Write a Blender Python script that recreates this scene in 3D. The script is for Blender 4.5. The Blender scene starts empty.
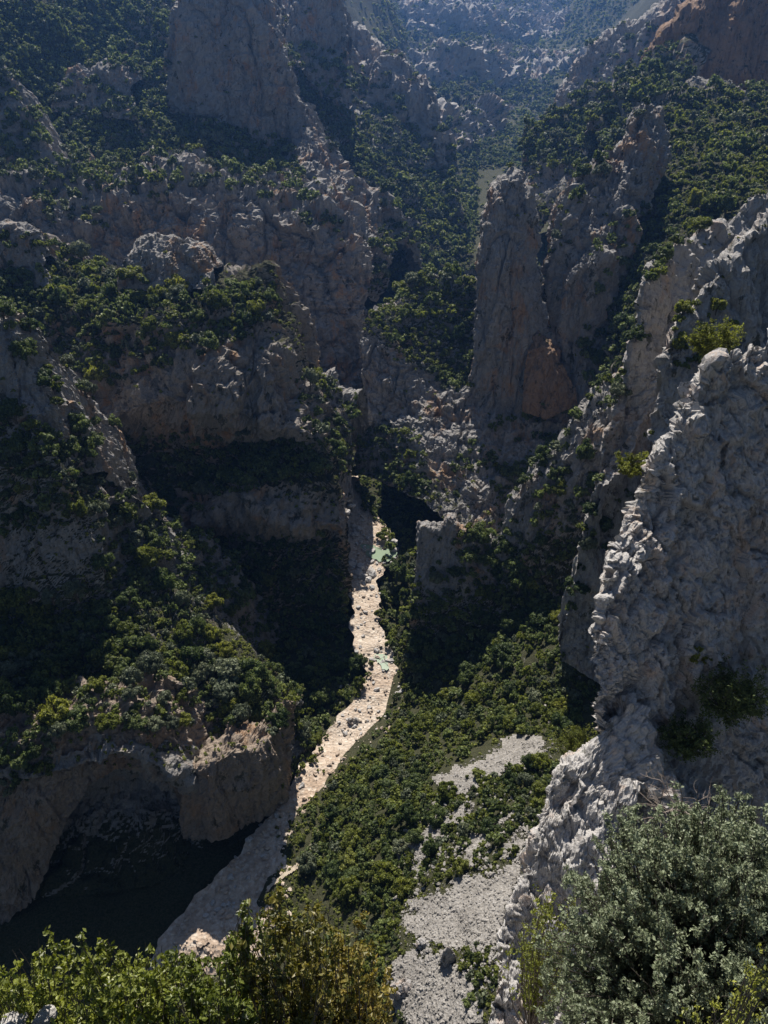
import bpy, math, random
import numpy as np
from mathutils import Vector
from mathutils.bvhtree import BVHTree

# ------------------------------------------------------------------ camera, sky, sun, exposure
PITCH = math.radians(33.0)
FPX = 804.0
scn = bpy.context.scene
C = scn.collection
cam_d = bpy.data.cameras.new("camera")
cam = bpy.data.objects.new("camera", cam_d)
C.objects.link(cam)
cam.location = (0, 0, 0)
cam.rotation_euler = (math.radians(90) - PITCH, 0, 0)
cam_d.sensor_width = 36.0
cam_d.sensor_fit = 'AUTO'
cam_d.lens = FPX / 1024.0 * 36.0
cam_d.clip_start = 0.05
cam_d.clip_end = 8000
scn.camera = cam

SUN_EL = math.radians(49.0)
SUN_AZ = math.radians(-4.0)          # measured from +Y (ahead), negative = to the left
sun_dir = Vector((math.sin(SUN_AZ) * math.cos(SUN_EL), math.cos(SUN_AZ) * math.cos(SUN_EL), math.sin(SUN_EL)))
world = bpy.data.worlds.new("World")
scn.world = world
world.use_nodes = True
wn = world.node_tree
bg = wn.nodes['Background']
sky = wn.nodes.new('ShaderNodeTexSky')
sky.sky_type = 'NISHITA'
sky.sun_disc = False
sky.sun_elevation = SUN_EL
sky.sun_rotation = SUN_AZ
sky.air_density = 1.0
sky.dust_density = 0.6
wn.links.new(sky.outputs[0], bg.inputs[0])
bg.inputs[1].default_value = 0.05
sun_l = bpy.data.lights.new("sun", 'SUN')
sun_l.energy = 5.0
sun_l.angle = math.radians(0.5)
sun_l.color = (1.0, 0.93, 0.83)
sun_o = bpy.data.objects.new("sun", sun_l)
C.objects.link(sun_o)
sun_o.rotation_euler = sun_dir.to_track_quat('Z', 'Y').to_euler()
scn.view_settings.view_transform = 'Standard'
scn.view_settings.look = 'None'
scn.view_settings.gamma = 1.0
scn.view_settings.exposure = 0.58
scn.view_settings.use_curve_mapping = False
scn.cycles.max_bounces = 5
scn.cycles.diffuse_bounces = 1
scn.cycles.glossy_bounces = 1
scn.cycles.transmission_bounces = 2
scn.cycles.volume_bounces = 0
scn.cycles.transparent_max_bounces = 6

rng = np.random.default_rng(11)
R = random.Random(5)
cp, sp_ = math.cos(PITCH), math.sin(PITCH)

def at(u, v, Y):
    a = (512.0 - v) / FPX
    ry = cp + a * sp_
    rz = -sp_ + a * cp
    s = Y / ry
    return np.array([(u - 384.0) / FPX * s, Y, rz * s])

def ray(u, v):
    a = (512.0 - v) / FPX
    return Vector(((u - 384.0) / FPX, cp + a * sp_, -sp_ + a * cp)).normalized()

# ------------------------------------------------------------------ noise
def _h(ix, iy, iz, seed):
    n = (ix.astype(np.int64) * 374761393 + iy.astype(np.int64) * 668265263 + iz.astype(np.int64) * 2147483647 + seed * 1274126177) & 0xffffffff
    n = ((n ^ (n >> 13)) * 1274126177) & 0xffffffff
    n = ((n ^ (n >> 16)) * 2246822519) & 0xffffffff
    n = n ^ (n >> 15)
    return (n & 0xffffff) / float(0xffffff)

def vnoise(p, seed=0):
    f = np.floor(p)
    i = f.astype(np.int64)
    t = p - f
    t = t * t * t * (t * (t * 6 - 15) + 10)
    x0, y0, z0 = i[:, 0], i[:, 1], i[:, 2]
    r = 0
    for dx in (0, 1):
        wx = t[:, 0] if dx else 1 - t[:, 0]
        for dy in (0, 1):
            wy = t[:, 1] if dy else 1 - t[:, 1]
            for dz in (0, 1):
                wz = t[:, 2] if dz else 1 - t[:, 2]
                r = r + wx * wy * wz * _h(x0 + dx, y0 + dy, z0 + dz, seed)
    return r * 2 - 1

def fbm(p, octs=4, seed=0, gain=0.5, lac=2.03):
    a, s, tot = 1.0, 0, 0
    for o in range(octs):
        s = s + a * vnoise(p, seed + o * 17)
        tot += a
        p = p * lac + 13.7
        a *= gain
    return s / tot * 1.6

def ridged(p, octs=4, seed=0):
    a, s, tot = 1.0, 0, 0
    for o in range(octs):
        s = s + a * (1 - np.abs(vnoise(p, seed + o * 17)) * 2)
        tot += a
        p = p * 2.1 + 7.3
        a *= 0.5
    return s / tot

def worley(p, seed=0):
    f = np.floor(p).astype(np.int64)
    d1 = np.full(len(p), 9.0); d2 = np.full(len(p), 9.0); cid = np.zeros(len(p))
    for dx in (-1, 0, 1):
        for dy in (-1, 0, 1):
            for dz in (-1, 0, 1):
                cx, cy, cz = f[:, 0] + dx, f[:, 1] + dy, f[:, 2] + dz
                q = np.stack([cx + _h(cx, cy, cz, seed), cy + _h(cx, cy, cz, seed + 1), cz + _h(cx, cy, cz, seed + 2)], 1)
                d = np.sqrt(((p - q) ** 2).sum(1))
                nid = _h(cx, cy, cz, seed + 3)
                closer = d < d1
                d2 = np.where(closer, d1, np.minimum(d2, d))
                cid = np.where(closer, nid, cid)
                d1 = np.where(closer, d, d1)
    return d1, d2, cid

# ------------------------------------------------------------------ materials
def new_mat(name):
    m = bpy.data.materials.new(name)
    m.use_nodes = True
    nt = m.node_tree
    b = nt.nodes['Principled BSDF']
    b.inputs['Roughness'].default_value = 0.9
    b.inputs['Specular IOR Level'].default_value = 0.15
    return m, nt, b

def N(nt, t, **kw):
    n = nt.nodes.new(t)
    for k, v in kw.items():
        setattr(n, k, v)
    return n

def ramp(nt, src, stops):
    r = N(nt, 'ShaderNodeValToRGB')
    el = r.color_ramp.elements
    while len(el) < len(stops):
        el.new(0.5)
    for e, (p, c) in zip(el, stops):
        e.position = p
        e.color = (c, c, c, 1) if isinstance(c, (int, float)) else (*c, 1)
    nt.links.new(src, r.inputs[0])
    return r.outputs[0]

def noise(nt, co, scale, detail=5, rough=0.6, stretch=None, w=0.0):
    src = co
    if stretch:
        mp = N(nt, 'ShaderNodeMapping')
        mp.inputs['Scale'].default_value = stretch
        mp.inputs['Location'].default_value = (w, w * 1.7, w * .3)
        nt.links.new(co, mp.inputs[0])
        src = mp.outputs[0]
    n = N(nt, 'ShaderNodeTexNoise')
    n.inputs['Scale'].default_value = scale
    n.inputs['Detail'].default_value = detail
    n.inputs['Roughness'].default_value = rough
    nt.links.new(src, n.inputs[0])
    return n.outputs[0]

def mix(nt, fac, a, b, mode='MIX'):
    m = N(nt, 'ShaderNodeMix', data_type='RGBA', blend_type=mode)
    for sock, val in ((m.inputs[0], fac), (m.inputs[6], a), (m.inputs[7], b)):
        if isinstance(val, (int, float)):
            sock.default_value = val
        elif isinstance(val, tuple):
            sock.default_value = (*val, 1)
        else:
            nt.links.new(val, sock)
    return m.outputs[2]

def rock_mat(name, unit, tone=1.0, orange=0.5, bump=1.0, pale=(0.405, 0.39, 0.375), tufts=0.8):
    """limestone: pale grey, warm ochre areas, dark vertical water streaks, soil and low plants where it lies flat"""
    m, nt, b = new_mat(name)
    geo = N(nt, 'ShaderNodeNewGeometry')
    pos = geo.outputs['Position']
    s = 1.0 / unit
    big = noise(nt, pos, 0.35 * s, 4, 0.6)
    mid = noise(nt, pos, 1.6 * s, 6, 0.65)
    fine = noise(nt, pos, 9 * s, 5, 0.7)
    streak = noise(nt, pos, 1.5 * s, 5, 0.65, stretch=(1, 1, 0.12))
    streak2 = noise(nt, pos, 4.5 * s, 4, 0.65, stretch=(1, 1, 0.1), w=3.3)
    c = mix(nt, ramp(nt, mid, [(0.3, 0.0), (0.7, 1.0)]), tuple(x * 0.72 * tone for x in pale), tuple(x * tone for x in pale))
    c = mix(nt, ramp(nt, fine, [(0.35, 0.0), (0.62, 0.6)]), c, tuple(x * 1.18 * tone for x in pale))
    om = N(nt, 'ShaderNodeMath', operation='MULTIPLY')
    nt.links.new(ramp(nt, big, [(0.52, 0.0), (0.60, 1.0)]), om.inputs[0])
    nt.links.new(ramp(nt, streak, [(0.42, 0.0), (0.6, 1.0)]), om.inputs[1])
    om2 = N(nt, 'ShaderNodeMath', operation='MULTIPLY')
    nt.links.new(om.outputs[0], om2.inputs[0]); om2.inputs[1].default_value = orange
    c = mix(nt, om2.outputs[0], c, (0.50 * tone, 0.29 * tone, 0.15 * tone))
    c = mix(nt, ramp(nt, streak2, [(0.30, 0.55), (0.45, 0.0)]), c, (0.10, 0.098, 0.095))
    c = mix(nt, ramp(nt, streak, [(0.30, 0.75), (0.43, 0.0)]), c, (0.12, 0.115, 0.11))
    tuft = noise(nt, pos, 1.1 * s, 6, 0.7, stretch=(1, 1, 0.7), w=9.1)
    c = mix(nt, ramp(nt, tuft, [(0.585, 0.0), (0.63, tufts)]), c, (0.045, 0.05, 0.028))
    # crack darkening by cavity of the grain
    pit = N(nt, 'ShaderNodeTexVoronoi', feature='DISTANCE_TO_EDGE')
    pit.inputs['Scale'].default_value = 2.2 * s
    wob = N(nt, 'ShaderNodeMix', data_type='RGBA', blend_type='ADD')
    wob.inputs[0].default_value = 1.0
    n3 = N(nt, 'ShaderNodeTexNoise'); n3.inputs['Scale'].default_value = 1.3 * s; n3.inputs['Detail'].default_value = 4
    nt.links.new(pos, n3.inputs[0])
    vm = N(nt, 'ShaderNodeVectorMath', operation='SCALE'); vm.inputs[3].default_value = unit * 0.9
    nt.links.new(n3.outputs[1], vm.inputs[0])
    va = N(nt, 'ShaderNodeVectorMath', operation='ADD')
    nt.links.new(pos, va.inputs[0]); nt.links.new(vm.outputs[0], va.inputs[1])
    nt.links.new(va.outputs[0], pit.inputs['Vector'])
    crack = ramp(nt, pit.outputs['Distance'], [(0.0, 1.0), (0.035, 0.0)])
    crk = N(nt, 'ShaderNodeMath', operation='MULTIPLY'); nt.links.new(crack, crk.inputs[0])
    nt.links.new(ramp(nt, mid, [(0.5, 0.0), (0.65, 0.4)]), crk.inputs[1])
    c = mix(nt, crk.outputs[0], c, (0.09, 0.085, 0.08))
    # soil / low plants
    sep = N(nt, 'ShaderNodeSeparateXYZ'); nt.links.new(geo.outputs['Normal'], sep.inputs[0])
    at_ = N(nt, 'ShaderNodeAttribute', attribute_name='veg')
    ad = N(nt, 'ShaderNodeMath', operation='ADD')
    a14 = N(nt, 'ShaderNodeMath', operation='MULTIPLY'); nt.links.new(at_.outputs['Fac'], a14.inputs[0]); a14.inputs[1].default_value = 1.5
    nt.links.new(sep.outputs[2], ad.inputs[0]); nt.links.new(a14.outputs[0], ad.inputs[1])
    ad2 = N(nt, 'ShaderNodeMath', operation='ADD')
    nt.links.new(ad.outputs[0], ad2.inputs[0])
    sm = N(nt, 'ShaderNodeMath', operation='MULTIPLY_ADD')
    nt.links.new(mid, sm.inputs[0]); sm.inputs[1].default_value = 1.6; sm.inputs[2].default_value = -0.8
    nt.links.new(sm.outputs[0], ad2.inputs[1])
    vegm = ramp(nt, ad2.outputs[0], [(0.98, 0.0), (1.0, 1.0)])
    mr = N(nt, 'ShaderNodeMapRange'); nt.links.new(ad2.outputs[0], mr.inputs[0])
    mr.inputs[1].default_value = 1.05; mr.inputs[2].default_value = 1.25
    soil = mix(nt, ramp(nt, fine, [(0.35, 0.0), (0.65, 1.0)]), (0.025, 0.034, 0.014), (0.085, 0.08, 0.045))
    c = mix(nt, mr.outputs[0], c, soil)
    nt.links.new(c, b.inputs['Base Color'])
    bp = N(nt, 'ShaderNodeBump'); bp.inputs['Strength'].default_value = 0.9
    bp.inputs['Distance'].default_value = 0.35 * unit * bump
    hs = N(nt, 'ShaderNodeMath', operation='ADD')
    nt.links.new(mid, hs.inputs[0])
    f2 = N(nt, 'ShaderNodeMath', operation='MULTIPLY'); nt.links.new(fine, f2.inputs[0]); f2.inputs[1].default_value = 0.45
    nt.links.new(f2.outputs[0], hs.inputs[1])
    h3 = N(nt, 'ShaderNodeMath', operation='SUBTRACT'); nt.links.new(hs.outputs[0], h3.inputs[0]); nt.links.new(crk.outputs[0], h3.inputs[1])
    nt.links.new(h3.outputs[0], bp.inputs['Height'])
    nt.links.new(bp.outputs[0], b.inputs['Normal'])
    return m

def gravel_mat(name, unit, ca, cb, cc):
    m, nt, b = new_mat(name)
    pos = N(nt, 'ShaderNodeNewGeometry').outputs['Position']
    vo = N(nt, 'ShaderNodeTexVoronoi'); vo.inputs['Scale'].default_value = 1 / unit
    nt.links.new(pos, vo.inputs['Vector'])
    sepc = N(nt, 'ShaderNodeSeparateColor'); nt.links.new(vo.outputs['Color'], sepc.inputs[0])
    big = noise(nt, pos, 0.06, 5, 0.6)
    mid = noise(nt, pos, 0.5, 5, 0.7)
    c = mix(nt, ramp(nt, big, [(0.4, 0.0), (0.6, 1.0)]), ca, cb)
    c = mix(nt, ramp(nt, sepc.outputs[0], [(0.5, 0.0), (1.0, 0.6)]), c, cc)
    c = mix(nt, ramp(nt, mid, [(0.35, 0.45), (0.55, 0.0)]), c, tuple(x * 0.5 for x in ca))
    nt.links.new(c, b.inputs['Base Color'])
    bp = N(nt, 'ShaderNodeBump'); bp.inputs['Strength'].default_value = 0.8; bp.inputs['Distance'].default_value = 0.5 * unit
    nt.links.new(vo.outputs['Distance'], bp.inputs['Height']); nt.links.new(bp.outputs[0], b.inputs['Normal'])
    return m

def leaf_mat(name, dark, light, trans=0.25, rough=0.6, spec=0.3):
    m, nt, b = new_mat(name)
    oi = N(nt, 'ShaderNodeObjectInfo')
    at_ = N(nt, 'ShaderNodeAttribute', attribute_name='tint')
    c = mix(nt, at_.outputs['Fac'], dark, light)
    hsv = N(nt, 'ShaderNodeHueSaturation')
    mr = N(nt, 'ShaderNodeMapRange'); nt.links.new(oi.outputs['Random'], mr.inputs[0])
    mr.inputs[3].default_value = 0.7; mr.inputs[4].default_value = 1.35
    mh = N(nt, 'ShaderNodeMapRange'); nt.links.new(oi.outputs['Random'], mh.inputs[0])
    mh.inputs[3].default_value = 0.515; mh.inputs[4].default_value = 0.485
    nt.links.new(mr.outputs[0], hsv.inputs['Value']); nt.links.new(mh.outputs[0], hsv.inputs['Hue'])
    nt.links.new(c, hsv.inputs['Color'])
    nt.links.new(hsv.outputs[0], b.inputs['Base Color'])
    b.inputs['Roughness'].default_value = rough
    b.inputs['Specular IOR Level'].default_value = spec
    tr = N(nt, 'ShaderNodeBsdfTranslucent')
    hs2 = N(nt, 'ShaderNodeHueSaturation'); hs2.inputs['Saturation'].default_value = 1.15; hs2.inputs['Value'].default_value = 1.3
    nt.links.new(hsv.outputs[0], hs2.inputs['Color']); nt.links.new(hs2.outputs[0], tr.inputs[0])
    ms = N(nt, 'ShaderNodeMixShader'); ms.inputs[0].default_value = trans
    out = nt.nodes['Material Output']
    nt.links.new(b.outputs[0], ms.inputs[1]); nt.links.new(tr.outputs[0], ms.inputs[2])
    nt.links.new(ms.outputs[0], out.inputs[0])
    return m

M = {}
M['rock_far'] = rock_mat('limestone_far', 8.0, 1.15, 0.5)
M['rock_mid'] = rock_mat('limestone_mid', 3.6, 0.9, 0.8)
M['rock_warm'] = rock_mat('limestone_warm', 3.6, 0.82, 0.9, pale=(0.42, 0.38, 0.34))
M['rock_orange'] = rock_mat('limestone_orange', 4.0, 0.85, 0.9, pale=(0.46, 0.31, 0.21))
M['rock_tan'] = rock_mat('limestone_tan', 3.5, 0.8, 0.6, pale=(0.44, 0.36, 0.29))
M['rock_fin'] = rock_mat('limestone_fin', 2.2, 1.1, 0.35)
M['rock_near'] = rock_mat('limestone_near', 0.7, 1.25, 0.35, bump=0.7, tufts=0.55)
M['ground'] = rock_mat('hillside_ground', 3.0, 0.75, 0.3)
M['talus'] = rock_mat('talus_soil', 1.6, 0.75, 0.2)
M['scree'] = gravel_mat('scree_stones', 0.3, (0.23, 0.215, 0.195), (0.28, 0.265, 0.245), (0.42, 0.40, 0.375))
M['bed'] = gravel_mat('river_gravel', 0.6, (0.43, 0.33, 0.25), (0.52, 0.44, 0.36), (0.66, 0.60, 0.52))
M['boulder'] = rock_mat('boulder_stone', 1.0, 1.35, 0.1, tufts=0.0)
M['leaf_oak'] = leaf_mat('holm_oak_leaves', (0.025, 0.042, 0.015), (0.17, 0.22, 0.07), 0.32)
M['leaf_olive'] = leaf_mat('boxwood_leaves', (0.05, 0.065, 0.014), (0.28, 0.31, 0.07), 0.4)
M['leaf_grey'] = leaf_mat('grey_shrub_leaves', (0.14, 0.165, 0.095), (0.43, 0.48, 0.30), 0.3, 0.5, 0.4)
M['leaf_dull'] = leaf_mat('dull_tree_leaves', (0.07, 0.085, 0.05), (0.22, 0.25, 0.15), 0.2)
M['leaf_fresh'] = leaf_mat('fresh_shrub_leaves', (0.06, 0.08, 0.015), (0.30, 0.33, 0.06), 0.35, 0.45, 0.5)
M['leaf_red'] = leaf_mat('russet_shrub_leaves', (0.06, 0.085, 0.018), (0.27, 0.22, 0.05), 0.35, 0.45, 0.5)
m, nt, b = new_mat('bark'); b.inputs['Base Color'].default_value = (0.10, 0.085, 0.07, 1)
nt.links.new(ramp(nt, noise(nt, N(nt, 'ShaderNodeNewGeometry').outputs['Position'], 6, 5), [(0.3, (0.05, 0.042, 0.035)), (0.7, (0.17, 0.15, 0.13))]), b.inputs['Base Color'])
M['bark'] = m
m, nt, b = new_mat('dead_wood')
nt.links.new(ramp(nt, noise(nt, N(nt, 'ShaderNodeNewGeometry').outputs['Position'], 9, 5), [(0.3, (0.16, 0.13, 0.11)), (0.7, (0.34, 0.29, 0.25))]), b.inputs['Base Color'])
M['dead_wood'] = m
m, nt, b = new_mat('river_water')
b.inputs['Base Color'].default_value = (0.24, 0.31, 0.22, 1); b.inputs['Roughness'].default_value = 0.1; b.inputs['Specular IOR Level'].default_value = 0.3
bp = N(nt, 'ShaderNodeBump'); bp.inputs['Strength'].default_value = 0.15
nt.links.new(noise(nt, N(nt, 'ShaderNodeNewGeometry').outputs['Position'], 1.2, 3), bp.inputs['Height']); nt.links.new(bp.outputs[0], b.inputs['Normal'])
M['water'] = m
m, nt, b = new_mat('path_dust')
nt.links.new(ramp(nt, noise(nt, N(nt, 'ShaderNodeNewGeometry').outputs['Position'], 1.5, 5), [(0.3, (0.34, 0.28, 0.21)), (0.7, (0.5, 0.43, 0.34))]), b.inputs['Base Color'])
M['path'] = m

# ------------------------------------------------------------------ mesh helpers
def make_mesh(name, V, F, smooth=False, attrs=None, sizes=None):
    """V (n,3); F (m,4) or (m,3) int array"""
    me = bpy.data.meshes.new(name)
    V = np.asarray(V, dtype=np.float32); F = np.asarray(F, dtype=np.int32)
    k = F.shape[1]
    me.vertices.add(len(V)); me.vertices.foreach_set('co', V.ravel())
    me.loops.add(F.size); me.loops.foreach_set('vertex_index', F.ravel())
    me.polygons.add(len(F))
    me.polygons.foreach_set('loop_start', np.arange(0, F.size, k, dtype=np.int32))
    me.polygons.foreach_set('loop_total', np.full(len(F), k, dtype=np.int32))
    me.polygons.foreach_set('use_smooth', np.full(len(F), smooth, dtype=bool))
    for an, arr in (attrs or {}).items():
        a = me.attributes.new(an, 'FLOAT', 'POINT')
        a.data.foreach_set('value', np.asarray(arr, dtype=np.float32))
    me.update(calc_edges=True)
    return me

def link(name, me, mat, parent=None, **props):
    o = bpy.data.objects.new(name, me)
    if mat is not None and len(me.materials) == 0:
        me.materials.append(mat)
    C.objects.link(o)
    if parent is not None:
        o.parent = parent
    for k, v in props.items():
        if v is not None:
            o[k] = v
    return o

def resample(pts, n):
    P = np.array([[p[0], p[1]] for p in pts], float)
    W = np.array([at(*p) if len(p) == 3 else p for p in pts])
    d = np.r_[0, np.cumsum(np.hypot(*np.diff(P, axis=0).T))]
    t = np.linspace(0, d[-1], n)
    out = np.stack([np.interp(t, d, W[:, i]) for i in range(3)], 1)
    return out

BV, BF, BG = [], [], []      # everything trees may stand on
_off = [0]
def grid_faces(nu, nv):
    idx = np.arange(nu * nv).reshape(nv, nu)
    return np.stack([idx[:-1, :-1], idx[:-1, 1:], idx[1:, 1:], idx[1:, :-1]], -1).reshape(-1, 4)

def collide(V, F, g=None):
    BG.append(np.full(len(F), 1.0) if g is None else g[F].mean(1))
    BV.append(V); BF.append(F + _off[0]); _off[0] += len(V)

def loft(name, rows, mat, nu=200, nv=140, back=None, amp=3.0, L=12.0, vert=0.35, crag=1.0, seed=1, smooth=False, hit=True, props=None, strata=1.0, groove=0.8, lat=0.2, column=1.0, dip=0.0, soft=1.0, blocks=None, wts=None, bump_up=0.0):
    """rows: list of (points, veg); from the foot up to the crest, then `back` = list of world offsets from the crest"""
    W = [resample(r[0], nu) for r in rows]
    vg = [r[1] for r in rows]
    if back:
        cr_ = W[-1]
        jag = ridged(cr_ / L * 2.2, 4, seed + 61) * 0.9 + fbm(cr_ / L * 7, 3, seed + 62) * 0.35
        cr_ = cr_ + np.stack([0 * jag, 0 * jag, (jag - 0.3) * amp * 0.8], 1)
        W[-1] = cr_
        crest = W[-1]
        for (bx, by, bz) in back:
            W.append(crest + np.array([bx, by, bz])); vg.append(0.0 if mat != 'ground' else 0.3)
    W = np.array(W)                       # rows, nu, 3
    k = len(W)
    seg = np.sqrt(((W[1:] - W[:-1]) ** 2).sum(-1)).mean(1)
    if back:
        seg[-len(back):] *= 0.5
    if wts:
        for i, w in enumerate(wts):
            seg[i] *= w
    d = np.r_[0, np.cumsum(seg)]
    t = np.linspace(0, d[-1], nv)
    j = np.clip(np.searchsorted(d, t, side='right') - 1, 0, k - 2)
    f = ((t - d[j]) / (d[j + 1] - d[j]))[:, None, None]
    G = W[j] * (1 - f) + W[j + 1] * f
    VG = (np.array(vg)[j] * (1 - f[:, 0, 0]) + np.array(vg)[j + 1] * f[:, 0, 0])
    # light smoothing of the control net
    for _ in range(3):
        G[1:-1] = G[1:-1] * 0.5 + (G[:-2] + G[2:]) * 0.25
        G[:, 1:-1] = G[:, 1:-1] * 0.5 + (G[:, :-2] + G[:, 2:]) * 0.25
    du = np.gradient(G, axis=1); dv = np.gradient(G, axis=0)
    nrm = np.cross(du, dv); nrm /= np.linalg.norm(nrm, axis=-1, keepdims=True) + 1e-9
    for _ in range(6):
        nrm[1:-1] = nrm[1:-1] * 0.5 + (nrm[:-2] + nrm[2:]) * 0.25
        nrm[:, 1:-1] = nrm[:, 1:-1] * 0.5 + (nrm[:, :-2] + nrm[:, 2:]) * 0.25
    nrm /= np.linalg.norm(nrm, axis=-1, keepdims=True) + 1e-9
    P = G.reshape(-1, 3); Nn = nrm.reshape(-1, 3)
    vegv = np.repeat(VG, nu)
    q = P / L; q = q * np.array([1, 1, vert])
    warp = np.stack([fbm(q * 2.1, 3, 91), fbm(q * 2.1, 3, 92), fbm(q * 2.1, 3, 93)], 1)
    q2 = q + warp * 0.16
    disp = fbm(q2, 5, seed, 0.5) * 0.62 * soft
    if dip:      # tilted beds broken into slabs
        a_ = P / L + warp * 0.06
        bx = a_[:, 0] * 0.82 + a_[:, 2] * 0.57; bz = -a_[:, 0] * 0.57 + a_[:, 2] * 0.82
        B = np.stack([bx * 1.1, a_[:, 1] * 1.1, bz * 4.6], 1)
        d1, d2, cid = worley(B, seed + 81)
        disp += ((cid - 0.5) * 0.42 - np.clip(0.07 - (d2 - d1), 0, 1) * 1.6) * dip
        d1, d2, cid = worley(B * 2.7, seed + 83)
        disp += ((cid - 0.5) * 0.18 - np.clip(0.07 - (d2 - d1), 0, 1) * 0.8) * dip
    disp += (ridged(q2 * 2.2, 4, seed + 5) - 0.4) * 0.22 * crag
    # upright columns with sharp corners, then bedding steps, then broken blocks
    d1, d2, cid = worley((P / L + warp * 0.10) * np.array([1.5, 1.5, 0.28]), seed + 71)
    disp += ((cid - 0.5) * 0.75 - np.clip(0.09 - (d2 - d1), 0, 1) * 1.8) * crag * column
    d1, d2, cid = worley((P / L + warp * 0.08) * np.array([3.6, 3.6, 0.9]), seed + 73)
    disp += ((cid - 0.5) * 0.36 - np.clip(0.07 - (d2 - d1), 0, 1) * 1.0) * crag * column
    d1, d2, cid = worley((P / L + warp * 0.10) * np.array([0.7, 0.7, 3.4]), seed + 75)
    disp += (cid - 0.5) * 0.26 * crag * strata
    d1, d2, cid = worley((P / L + warp * 0.08) * 6.0 * np.array([1, 1, 0.9]), seed + 31)
    disp += ((cid - 0.5) * 0.20 - np.clip(0.08 - (d2 - d1), 0, 1) * 0.6) * crag * (1 - 0.6 * dip)
    d1, d2, cid = worley((P / L + warp * 0.05) * 14.0, seed + 37)
    disp += ((cid - 0.5) * 0.09 - d1 * 0.04 * soft) * crag
    gr = ridged((P / L + warp * 0.1) * np.array([1.7, 1.7, 0.13]), 3, seed + 51)
    disp -= np.clip(gr - 0.35, 0, 1) * 0.55 * groove
    disp += fbm(P / L * 9, 4, seed + 13, 0.65) * 0.13 * crag
    disp *= 1 - 0.35 * np.clip(vegv, 0, 1)
    P = P + Nn * (disp * amp)[:, None]
    P = P + np.stack([fbm(q2 * 1.7, 3, seed + 41), fbm(q2 * 1.7, 3, seed + 42), fbm(q2 * 1.7, 3, seed + 43) * 0.8], 1) * amp * lat
    F = grid_faces(nu, nv)
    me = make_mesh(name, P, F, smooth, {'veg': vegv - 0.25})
    if hit:
        collide(P, F, vegv)
    return link(name, me, M[mat], **(props or {}))

def S(**k):
    d = dict(kind='structure'); d.update(k); return d
def T(label, cat, group=None):
    d = dict(label=label, category=cat)
    if group: d['group'] = group
    return d

# ------------------------------------------------------------------ setting: terrain under everything
river_px = [(215, 990, 66), (240, 900, 78), (300, 800, 99), (345, 740, 115), (385, 690, 128), (368, 640, 143), (365, 600, 158), (368, 550, 178), (345, 490, 203), (352, 440, 232)]
axis = np.array([at(*p)[:2] for p in river_px] + [(-5, 290), (20, 380), (75, 520), (95, 640), (140, 900), (160, 2600)])
axis = np.vstack([[(-60, -400), (-40, 20)], axis])
def axis_x(Y):
    return np.interp(Y, axis[:, 1], axis[:, 0])
def terrain_z(x, y):
    dx = x - axis_x(y)
    ax = np.abs(dx)
    base = -131 + np.clip(y - 230, 0, 1e9) * 0.055
    flat = np.where((dx < 0) & (y < 150), 50, 24)
    z = base + np.clip(ax - flat, 0, 1e9) * 0.30 + np.clip(ax - 95, 0, 1e9) * 0.9
    z = z - np.clip(1 - (ax - 26) / 8, 0, 1) * 1.3 * (y < 240)
    return np.minimum(z, 170 + 0 * z)
nx, ny = 260, 420
gx = np.sinh(np.linspace(-1, 1, nx) * 3.2) / math.sinh(3.2) * 1500
gy = np.linspace(0, 1, ny) ** 1.6 * 2800 - 200
XX, YY = np.meshgrid(gx, gy)
XX = XX + axis_x(YY) * 0.8
ZZ = terrain_z(XX, YY)
P = np.stack([XX, YY, ZZ], -1).reshape(-1, 3)
far = np.clip(np.abs(P[:, 0] - axis_x(P[:, 1])) / 60 - 0.25, 0, 1)
P[:, 2] += far * (fbm(P / 90, 5, 3) * 14 + ridged(P / 140, 4, 8) * 12 - 6)
P[:, 2] += fbm(P / 9, 3, 4) * 0.5
F = grid_faces(nx, ny)
terrain = link('terrain', make_mesh('terrain', P, F, True, {'veg': np.full(len(P), 0.75)}), M['ground'], kind='structure')
collide(P, F)

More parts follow.
